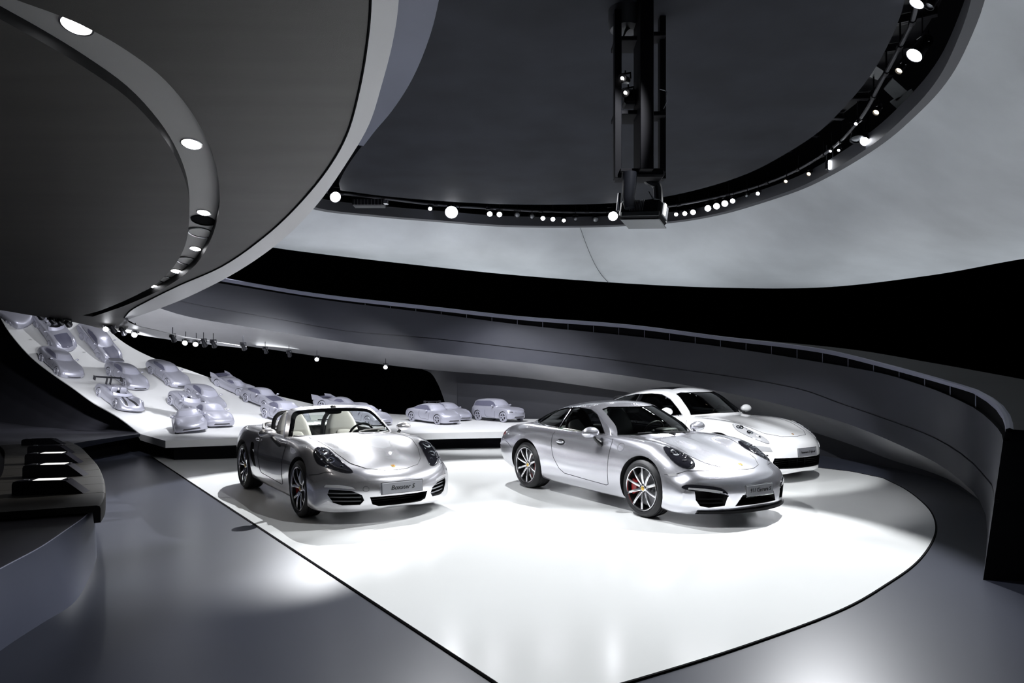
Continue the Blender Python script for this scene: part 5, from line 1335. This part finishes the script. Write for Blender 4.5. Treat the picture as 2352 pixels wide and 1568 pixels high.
    if wing == 'lmp':
        b = MB(); b.box((-2.35, 0, 1.16), (.36, 1.75, .04), bev=.012); parts.append(b.build('rear_wing', mat('wing_black', (.015, .015, .02), .4), t))
        for s in (-1, 1):
            b = MB(); b.box((-2.35, s*.88, 1.06), (.42, .025, .28)); parts.append(b.build('wing_endplate', MATS['wing_black'], t))
            b = MB(); b.box((-2.2, s*.13, .92), (.26, .03, .46)); parts.append(b.build('wing_strut', MATS['wing_black'], t))
        for s in (-1, 1):
            parts.append(patch(bv, [(.55, s*.18), (1.2, s*.30), (1.95, s*.42), (1.98, s*.26), (1.2, s*.12), (.55, s*.08)], 'top', MATS['wing_black'], 'nose_channel', t, off=.01, step=.12))
        b = MB(); superbox(b, (-.75, 0, .86), (.35, .12, .14), .7, 12, 6); parts.append(b.build('roll_hoop', M['model'], t))
    if wing == 'fins':
        for s in (-1, 1):
            b = MB(); b.add([Vector((-2.3, s*.78, .6)), Vector((-1.2, s*.78, .75)), Vector((-1.9, s*.76, .98)), Vector((-2.45, s*.76, .98))]+[Vector((-2.3, s*.74, .6)), Vector((-1.2, s*.74, .75)), Vector((-1.9, s*.73, .98)), Vector((-2.45, s*.73, .98))], [(0, 1, 2, 3), (7, 6, 5, 4), (0, 4, 5, 1), (1, 5, 6, 2), (2, 6, 7, 3), (3, 7, 4, 0)])
            parts.append(b.build('tail_fin', M['model'], t))
        b = MB(); b.box((-2.0, 0, .80), (.7, 1.4, .04), bev=.01); parts.append(b.build('rear_deck', MATS['model_dark_hood'] if 'model_dark_hood' in MATS else mat('model_dark_hood', (.10, .10, .15), .5), t))
    if kind not in ('rac',):
        for s in (-1, 1):
            b = MB(); ellipsoid(b, (.28, s*.93, (.92 if kind != 'suv' else 1.2)), (.07, .11, .07), 10, 6); b.tube([Vector((.30, s*.74, .84 if kind != 'suv' else 1.12)), Vector((.28, s*.88, .90 if kind != 'suv' else 1.18))], .02, 5); parts.append(b.build('door_mirror', M['model'], t))
    finish(body, 'body', t, 48); parts.append(body)
    for (x, R) in P['arch']:
        for s in (-1, 1): parts.append(wheel(t, (x, s*(.80 if kind not in ('pan', 'suv') else .84), P['wr']), P['wr'], .22, P['wr']*.74, wheels, s, model=True))
    k2 = K*sc*(1.03 if py > 900 else .97)
    for o in parts:
        o.data = o.data.copy() if o.data.users > 1 else o.data
        o.data.transform(Matrix.Scale(k2, 4)); o.location = o.location*k2
    fwd = Vector((math.cos(math.radians(yaw)), math.sin(math.radians(yaw)), 0)); fwd = (fwd-n*fwd.dot(n)).normalized(); left = n.cross(fwd)
    R = Matrix((fwd, left, n)).transposed()
    t.location = hit+n*.002; t.rotation_euler = R.to_euler()
    return t
model('box', 436, 986, 'silver scale model coupe seen nearly head-on at the front left corner of the platform', yaw=-62)
model('c911', 486, 972, 'silver model coupe half hidden behind the head-on model at the platform front', yaw=-50)
model('box', 432, 946, 'open-topped silver model supercar with side scoops behind the head-on model', roof=False, open_=True, wheels='five', G=G911, yaw=-38)
model('c911', 470, 928, 'darker silver classic model coupe behind the open-topped supercar model', P=remap(P911, .96, .93, 1), G=remap(G911, .96, .93, 1.02), wheels='fuchs', yaw=-38)
model('rac', 273, 926, 'model prototype racer with tall black rear wing at the ribbon left edge', wing='lmp', roof=False, open_=True, lamps=None, yaw=-38)
model('c911', 290, 876, 'silver model coupe with a raised tail spoiler on the banked ribbon', wing='whale', wheels='fuchs', yaw=-33)
model('wed', 385, 870, 'smooth long-nosed silver model coupe right of the spoiler model', wheels='fuchs', lamps=None, yaw=-31)
model('wed', 137, 846, 'silver model coupe nose-down on the left rim of the banked ribbon', lamps='pop', yaw=-30)
model('cls', 226, 797, 'rounded classic model coupe under the soffit spotlights, high on the ribbon', wheels='dish', dark=True, yaw=-24)
model('cls', 122, 768, 'classic model roadster high on the ribbon, partly hidden by the canopy', wheels='dish', dark=True, roof=False, open_=True, yaw=-32)
model('cls', 14, 712, 'topmost model car at the ribbon end, cut off by the canopy edge', wheels='dish', roof=False, open_=True, yaw=-30)
model('rac', 540, 896, 'white model racer with upright tail fins on the far side of the platform', wing='fins', lamps=None, wheels='dish', yaw=-28)
model('wed', 606, 930, 'model coupe with dark bonnet behind the open roadster', dark=True, lamps='pop', yaw=-36)
model('c911', 655, 966, 'pale model coupe just behind the left shoulder of the open roadster', sc=1.05, yaw=-45)
model('rac', 790, 944, 'low white model racer with dark tail, seen above the roadster windscreen', wing='fins', wheels='five', lamps=None, sc=1.1, yaw=-24)
model('c911', 842, 972, 'model coupe seen through the windscreen of the open roadster', wheels='fuchs', yaw=-42)
model('pan', 996, 970, 'silver four-door fastback model right of the open roadster', wheels='five', yaw=-44)
model('c911', 1030, 962, 'winged model coupe mostly hidden behind the four-door model', wing='gt', yaw=-46)
model('suv', 1146, 966, 'silver off-road model car with slatted grille, rightmost on the platform', wheels='five', yaw=-47)
# ================= LIGHT FIXTURES =================
# downlights set into the canopy groove
DLT = [(176, 55, .135, 'lit', 'large oval downlight nearest the camera, at the top left of the canopy groove'), (440, 328, .12, 'lit', 'bright downlight at the outer bend of the canopy groove'), (468, 486, .095, 'lit', 'small lit downlight just above the dark speaker hole in the groove'),
       (467, 505, .16, 'hole', 'dark round opening in the canopy groove'), (461, 533, .18, 'ring', 'large unlit ring downlight below the dark opening'), (449, 569, .09, 'lit', 'small lit downlight between the two upper unlit ring lights'),
       (431, 598, .17, 'ring', 'unlit ring downlight second down the groove'), (406, 621, .10, 'lit', 'third small lit downlight toward the groove tip'), (382, 641, .16, 'ring', 'unlit ring downlight third down the groove'),
       (354, 656, .10, 'lit', 'last small lit downlight near the groove tip'), (304, 682, .16, 'ring', 'unlit ring downlight closest to the groove tip')]
slope = math.atan(CB)
for x, y, r, k, lab in DLT:
    p = onc(x, y, GDEP); t = thing('downlight', lab, 'downlight', p-Vector((0, 0, .003)), (slope, 0, 0), 'downlights in the canopy groove')
    b = MB(); b.lathe([(r, .0), (r*.98, -.012), (r*.86, -.014), (r*.84, 0)], 28, 'z'); b.build('trim_ring', M['rim'] if k != 'hole' else M['black'], t)
    b = MB(); b.lathe([(0, -.002), (r*.85, -.002)], 28, 'z'); b.build('lens', {'lit': M['lampdim'], 'ring': mat('frosted_grey', (.5, .5, .5), .4), 'hole': M['black']}[k], t, smooth=False)
    if k == 'lit':
        b = MB(); b.lathe([(0, -.006), (r*.35, -.006), (r*.4, -.003)], 16, 'z'); b.build('bulb', M['lamp'], t)
        if y < 600: spot(p-Vector((0, 0, .03)), p-Vector((0, 0, 3)), 10, 110, .8, .08, (1, .93, .82))
# small spotlights below the ramp soffit edge
def fixture(name, label, p, aim, r, L_, m_lens, group, cat='spotlight', yoke=True, up=.18, body=None):
    t = thing(name, label, cat, p, (0, 0, 0), group)
    d = (Vector(aim)-Vector(p)).normalized(); q = d.to_track_quat('Z', 'Y').to_matrix()
    b = MB(); b.lathe([(0, -L_), (r*.55, -L_*.98), (r*.75, -L_*.85), (r*.8, -L_*.25), (r*1.0, 0), (r*1.02, .02), (r*.93, .02), (r*.88, -.01)], 16, 'z')
    b.v = [q @ v for v in b.v]; b.build('housing', body or M['metal'], t)
    b = MB(); b.lathe([(0, 0.012), (r*.6, .008), (r*.88, -.005)], 16, 'z'); b.v = [q @ v for v in b.v]; b.build('lens', m_lens, t)
    if yoke:
        b = MB(); c = -d*L_*.5; s = d.cross(Vector((0, 0, 1))).normalized()*r*1.15
        b.tube([c+s, c+s+Vector((0, 0, r*1.3)), c-s+Vector((0, 0, r*1.3)), c-s], .012, 5); b.tube([c+Vector((0, 0, r*1.3)), c+Vector((0, 0, up+r))], .008, 5); b.build('yoke', M['metal'], t)
    return t
SOF = [(250, 752, 1, 'leftmost star-bright spotlight at the tip of the ramp soffit'), (268, 757, 0, 'small unlit spotlight right of the leftmost bright one'), (291, 762, 0, 'unlit spotlight midway between the two bright soffit spotlights'), (315, 765, 1, 'second bright spotlight from the left under the ramp soffit'),
       (405, 778, 0, 'ring-faced unlit spotlight left of the pair of lit ones'), (430, 784, 1, 'left one of the lit pair under the soffit'), (454, 787, 1, 'right one of the lit pair under the soffit'), (475, 789, 0, 'unlit spotlight just right of the lit pair'), (497, 791, 0, 'second unlit spotlight right of the lit pair'),
       (565, 797, 0, 'first of three spaced unlit spotlights under the soffit'), (614, 803, 0, 'middle of three spaced unlit spotlights under the soffit'), (668, 811, 0, 'last of three spaced unlit spotlights under the soffit'), (730, 820, 1, 'bright spotlight above the platform racers'), (887, 838, 1, 'small lit spotlight at the right end of the soffit row')]
for x, y, lit, lab in SOF:
    p = onc(x, y-3) if x < 580 else at(x, y, smooth_tab(ZPN, x)-.1)
    p = p-Vector((0, .1, .06)); aim = p+Vector((0, 1.4, -1.2)) if not lit else Vector((p.x*.8, p.y-5, .5))
    fixture('soffit_spotlight', lab, p, aim, .055, .16, M['lamp'] if lit else M['metal2'], 'spotlights under the ramp soffit', up=.16)
for x, y, lab in ((95, 728, 'dark spotlight cluster unit at the canopy rear edge, left'), (122, 737, 'dark spotlight unit second from left on the canopy rear edge'), (140, 741, 'dark spotlight unit third from left on the canopy rear edge'), (158, 745, 'dark spotlight unit fourth from left on the canopy rear edge')):
    p = at(x, y, 13.6); fixture('rear_edge_spotlight', lab, p, p+Vector((-1, 3, -.6)), .06, .2, M['metal'], 'dark spotlights at the canopy rear edge', up=.1)
# ring of spotlights in the ceiling trough
RK = 3.95
def ringp(x, y, k=RK): return onz(x, y, EYE+k)
RING = [(770, 452, .13, 1, 0, 'very bright spotlight at the left end of the ceiling ring'), (988, 479, .05, 1, 0, 'small lit spotlight left of the brightest ring lamp'), (1037, 487, .17, 1, 0, 'brightest large lamp of the ceiling ring above the open roadster'),
 (1125, 491, .07, 1, 0, 'left lamp of the pair right of the brightest ring lamp'), (1147, 492, .07, 1, 0, 'right lamp of the pair right of the brightest ring lamp'), (1188, 494, .07, 0, 0, 'unlit ring spotlight after the lit pair'), (1222, 498, .07, 0, 0, 'second unlit ring spotlight after the lit pair'),
 (1247, 501, .06, 1, 0, 'left one of the three small lit lamps near ring centre'), (1270, 503, .06, 1, 0, 'middle one of the three small lit lamps near ring centre'), (1295, 506, .05, 1, 0, 'right one of the three small lit lamps near ring centre'), (1322, 503, .06, 0, 0, 'unlit can right of the three small lit lamps'),
 (1368, 505, .08, 0, 0, 'wide dark can left of the projector'), (1408, 496, .13, 1, 0, 'bright lamp directly left of the hanging projector'), (1553, 492, .05, 1, 0, 'first lit lamp right of the hanging projector'), (1573, 490, .06, 1, 0, 'second lit lamp right of the hanging projector'),
 (1592, 487, .07, 1, 0, 'third lit lamp right of the hanging projector'), (1626, 478, .08, 1, 0, 'fourth lit lamp right of the projector, after a gap'), (1646, 473, .08, 1, 0, 'fifth lit lamp right of the projector'), (1665, 467, .08, 1, 0, 'sixth lit lamp right of the projector'), (1683, 461, .06, 1, 0, 'seventh lit lamp right of the projector, end of the run'),
 (1715, 450, .06, 0, 0, 'unlit can right of the run of seven'), (1741, 444, .06, 1, 0, 'single lit lamp beyond the run of seven'), (1805, 416, .055, 1, 1, 'warm dim lamp, first on the right arc'), (1858, 399, .06, 1, 1, 'warm dim lamp, second on the right arc'),
 (1908, 346, .035, 1, 0, 'tiny lit lamp above the square floodlight, left'), (1927, 344, .035, 1, 0, 'tiny lit lamp above the square floodlight, right'), (1987, 324, .12, 1, 0, 'bright can lamp in the cluster on the right arc'),
 (2013, 257, .07, 1, 1, 'warm lamp at the top of the right-arc cluster'), (1967, 283, .04, 1, 0, 'tiny top lamp of the big dark can'), (2066, 161, .07, 1, 1, 'lone warm lamp above the trough cover plates'), (2102, 125, .15, 1, 0, 'large bright round lamp on the upper right arc'),
 (2108, 5, .12, 1, 0, 'bright round lamp at the top edge of the ring'), (2136, 12, .08, 0, 0, 'unlit lamp beside the one at the top edge of the ring')]
for x, y, r, lit, warm, lab in RING:
    p = ringp(x, y); aim = Vector((.5, 8.5, .3)) if y < 470 or x > 1500 else Vector((p.x*.6, 9.0, .3))
    if x < 1700: r = r*1.0
    else: r *= .72
    fixture('ring_spotlight', lab, p, aim, r, r*2.6, (M['lampwarm'] if warm else M['lamp']) if lit else M['metal2'], 'spotlights in the ceiling ring trough', up=.3)
# square floodlight, big dark can, boxes, plates
p = ringp(1909, 379); t = thing('floodlight', 'square white floodlight glowing on the right arc of the ceiling ring', 'floodlight', p)
b = MB(); b.box((0, .05, .02), (.16, .1, .2), bev=.02); b.build('housing', M['metal'], t); b = MB(); b.box((0, -.01, 0), (.11, .02, .17), bev=.005); b.build('lens', M['lamp'], t)
b = MB(); b.tube([Vector((-.06, .06, .1)), Vector((-.06, .06, .4))], .01, 5); b.tube([Vector((.06, .06, .1)), Vector((.06, .06, .4))], .01, 5); b.build('yoke', M['metal2'], t)
p = ringp(1969, 318, 4.0); t = fixture('can_light', 'big black unlit can hanging on the right arc of the ceiling ring', p, p+Vector((-.1, -.3, -1)), .12, .32, M['metal2'], 'can', 'spotlight', up=.35); del t['group']
p = ringp(848, 467); t = thing('control_gear_box', 'dark ribbed gear box at the left of the ceiling trough', 'box', p); b = MB(); b.box((0, 0, 0), (.75, .3, .16), bev=.02); b.build('housing', M['metal'], t)
for k in range(9):
    b = MB(); b.box((-.32+.08*k, -.155, 0), (.012, .015, .12)); b.build('rib', M['metal2'], t)
p = ringp(881, 465); t = thing('reflector_box', 'small bright silver box beside the gear box in the trough', 'box', p); b = MB(); b.box((0, 0, 0), (.22, .12, .1), bev=.015); b.build('housing', M['rim'], t); b = MB(); b.tube([Vector((0, 0, .05)), Vector((0, 0, .3))], .012, 6); b.build('stem', M['metal'], t)
# pipe rail running round the trough with couplers
pipe_px = [(740, 440), (850, 452), (1000, 470), (1150, 480), (1300, 487), (1420, 486), (1560, 470), (1700, 440), (1800, 405), (1880, 362), (1930, 325), (1985, 260), (2020, 195), (2060, 120), (2095, 50), (2110, -20), (2118, -120)]
pp = catmull([ringp(x, y, 4.15) for x, y in pipe_px], 5)
t = thing('lighting_rail', 'long curved pipe rail carrying the spotlights round the ceiling trough', 'rail')
b = MB(); b.tube(pp, .028, 8); b.build('pipe', M['metal2'] if False else mat('pipe_grey', (.08, .08, .09), .4, .7), t)
for i in range(2, len(pp)-1, 4):
    d = (pp[i+1]-pp[i-1]).normalized(); b = MB(); b.tube([pp[i]-d*.05, pp[i]+d*.05], .042, 8); b.tube([pp[i], pp[i]+Vector((0, 0, .3))], .012, 5); b.build('coupler', M['metal'], t)
# deck beams crossing the trough, and cover plates
for k, i in enumerate(range(4, 100, 4)):
    a = lin[i]; c = Vector((.6, 12.3, a.z)); d = (c-a); d.z = 0; d.normalize(); b = MB()
    z = EYE+4.62; s = Vector((-d.y, d.x, 0))*.045
    q0 = a+d*.02; q1 = a+d*2.1; q0.z = q1.z = z
    for dz0, w_ in ((0, 1), (.1, .3), (.11, 1)):
        pass
    b.grid([[q0-s, q0+s, q0+s+Vector((0, 0, .02)), q0-s+Vector((0, 0, .02))], [q1-s, q1+s, q1+s+Vector((0, 0, .02)), q1-s+Vector((0, 0, .02))]], True)
    b.grid([[q0-s*.2, q0+s*.2, q0+s*.2+Vector((0, 0, .12)), q0-s*.2+Vector((0, 0, .12))], [q1-s*.2, q1+s*.2, q1+s*.2+Vector((0, 0, .12)), q1-s*.2+Vector((0, 0, .12))]], True)
    o = b.build('ceiling_beam', mat('beam_grey', (.035, .035, .042), .4, .3), None, smooth=False); o['kind'] = 'structure'
for poly, lab in ((((2013, 152), (2031, 164), (2016, 184), (1996, 176)), 'small grey cover plate at the inner trough edge'), (((2051, 180), (2084, 209), (2060, 233), (2030, 205)), 'grey cover plate in the middle of the trough'), (((2094, 206), (2115, 224), (2074, 262), (2044, 235)), 'grey cover plate touching the outer lip')):
    v = [ringp(x, y, 4.45) for x, y in poly]; o = flatpoly(v, 0, mat('cover_plate', (.15, .16, .17), .45), 'cover_plate', thick=.02); tag(o, lab, 'panel', 'cover plates in the ceiling trough')
# hanging rack with moving-head projector
HZ = 8.4
t = thing('hanging_rack', 'tall black open rack hanging from the dark ceiling disc', 'rack', (0, 0, 0))
def P8(x, y, Z=HZ): return at(x, y, Z*.89)
def post(name, x0, x1, y0, y1, Z, dep, m=M['metal'], par=t):
    a = P8(x0, y0, Z); c = P8(x1, y1, Z); b = MB(); b.box(((a.x+c.x)/2, Z*.89+dep/2, (a.z+c.z)/2), (c.x-a.x, dep, a.z-c.z), bev=.006); return b.build(name, m, par, smooth=False)
blk = mat('rack_black', (.004, .004, .006), .6, spec=.12)
post('upright', 1412, 1428, 20, 408, 8.5, .12, blk); post('upright', 1516, 1530, 25, 410, 8.9, .12, blk)
post('centre_box', 1471, 1502, -60, 388, 8.3, .42, blk)
for y in (82, 252): post('cross_bar', 1413, 1474, y, y+10, 8.52, .32, blk)
for y in (72, 255): post('cross_bar', 1500, 1530, y, y+10, 8.8, .2, blk)
post('cross_bar', 1425, 1530, 386, 394, 8.45, .45, blk)
b = MB(); b.lathe([(0, 0), (.17, 0), (.19, .1), (.19, .35)], 24, 'z', c=(P8(1448, 30).x, 7.8, 5.50)); b.build('ceiling_mount', mat('mount_grey', (.06, .062, .07), .5), t)
for k in range(3):
    b = MB(); b.tube(catmull([P8(1432, 84, 8.6), P8(1440, 70-k*4, 8.7), P8(1462, 55-k*6, 8.8), P8(1475, 40, 8.8)], 5), .008, 5); b.build('cable', M['metal'], t)
b = MB(); b.tube(catmull([P8(1515, 205, 8.8), P8(1530, 210, 8.8), P8(1532, 230, 8.8), P8(1524, 250, 8.8)], 5), .005, 5); b.build('cable', M['metal2'], t)
for x, y, lab in ((1430, 180, 'upper one of the two round lamps mounted inside the hanging rack'), (1437, 213, 'lower one of the two round lamps mounted inside the hanging rack')):
    p = P8(x, y, 8.5); fixture('rack_lamp', lab, p, p+Vector((-.5, -1, -.25)), .05, .2, M['chrome'], 'lamps inside the hanging rack', up=.05)
    s_ = MB(); ellipsoid(s_, p+Vector((-.01, -.03, -.01)), (.018, .01, .02), 8, 5); o = s_.build('filament', M['lampdim'], bpy.data.objects[[q.name for q in bpy.data.objects if q.name.startswith('rack_lamp')][-1]])
    o.location = -p
b = MB(); c = P8(1450, 228, 8.7); b.box(c, (.18, .2, .16), bev=.02); b.build('lamp_bracket', M['metal'], t)
# moving head
t = thing('moving_head_projector', 'black moving-head stage projector hanging below the rack', 'projector', (0, 0, 0))
Zp = 8.5; hd = P8(1478, 490, Zp)
b = MB(); R = Matrix.Rotation(.10, 3, 'Y') @ Matrix.Rotation(-.5, 3, 'Z') @ Matrix.Rotation(-.12, 3, 'X')
b.box(hd, (.46, .31, .20), rot=R, bev=.03); b.build('head', blk, t, angle=30)
for k in range(9):
    b = MB(); b.box(hd+R @ Vector((-.02+.018*k-.08, -.157, .03)), (.006, .02, .12), rot=R); b.build('cooling_fin', M['metal2'], t)
b = MB(); b.box(hd+R @ Vector((.02, -.16, -.065)), (.42, .012, .05), rot=R, bev=.004); b.build('side_panel', mat('gear_grey', (.05, .055, .06), .3, .4), t)
b = MB(); b.box(hd+R @ Vector((.232, 0, .02)), (.012, .2, .14), rot=R, bev=.004); b.build('lens_frame', M['metal2'], t)
b = MB(); b.box(hd+R @ Vector((.241, -.02, .03)), (.006, .05, .12), rot=R); b.build('lens', M['lampdim'], t)
b = MB(); b.box(hd+Vector((0, 0, -.112)), (.43, .28, .012), rot=R, bev=.004); b.build('under_plate', mat('gear_rim', (.12, .13, .14), .3, .6), t)
arm = mat('arm_graphite', (.012, .013, .017), .3, spec=.3)
b = MB(); b.tube([P8(1447, 396, 8.4), P8(1446, 420, 8.4), P8(1443, 455, 8.38), P8(1446, 478, 8.36)], .08, 12, radii=[.075, .078, .07, .053]); b.build('yoke_arm', arm, t)
b = MB(); b.tube(catmull([P8(1475, 400, 8.7), P8(1490, 415, 8.7), P8(1508, 425, 8.72), P8(1512, 450, 8.72), P8(1513, 475, 8.7)], 3), .05, 10); b.build('yoke_arm', arm, t)
b = MB(); a = P8(1485, 405, 8.6); b.box(a, (.34, .3, .08), bev=.02); b.build('base_plate', blk, t)
for x, y in ((1423, 462), (1418, 475)):
    b = MB(); b.tube([P8(x, y-18, 8.45), P8(x-4, y+22, 8.42)], .02, 8); b.build('handle', arm, t); break
b = MB(); b.tube(catmull([P8(1490, 440, 8.4), P8(1500, 455, 8.35), P8(1518, 462, 8.4), P8(1520, 480, 8.45)], 4), .008, 5); b.build('cable', M['metal2'], t)
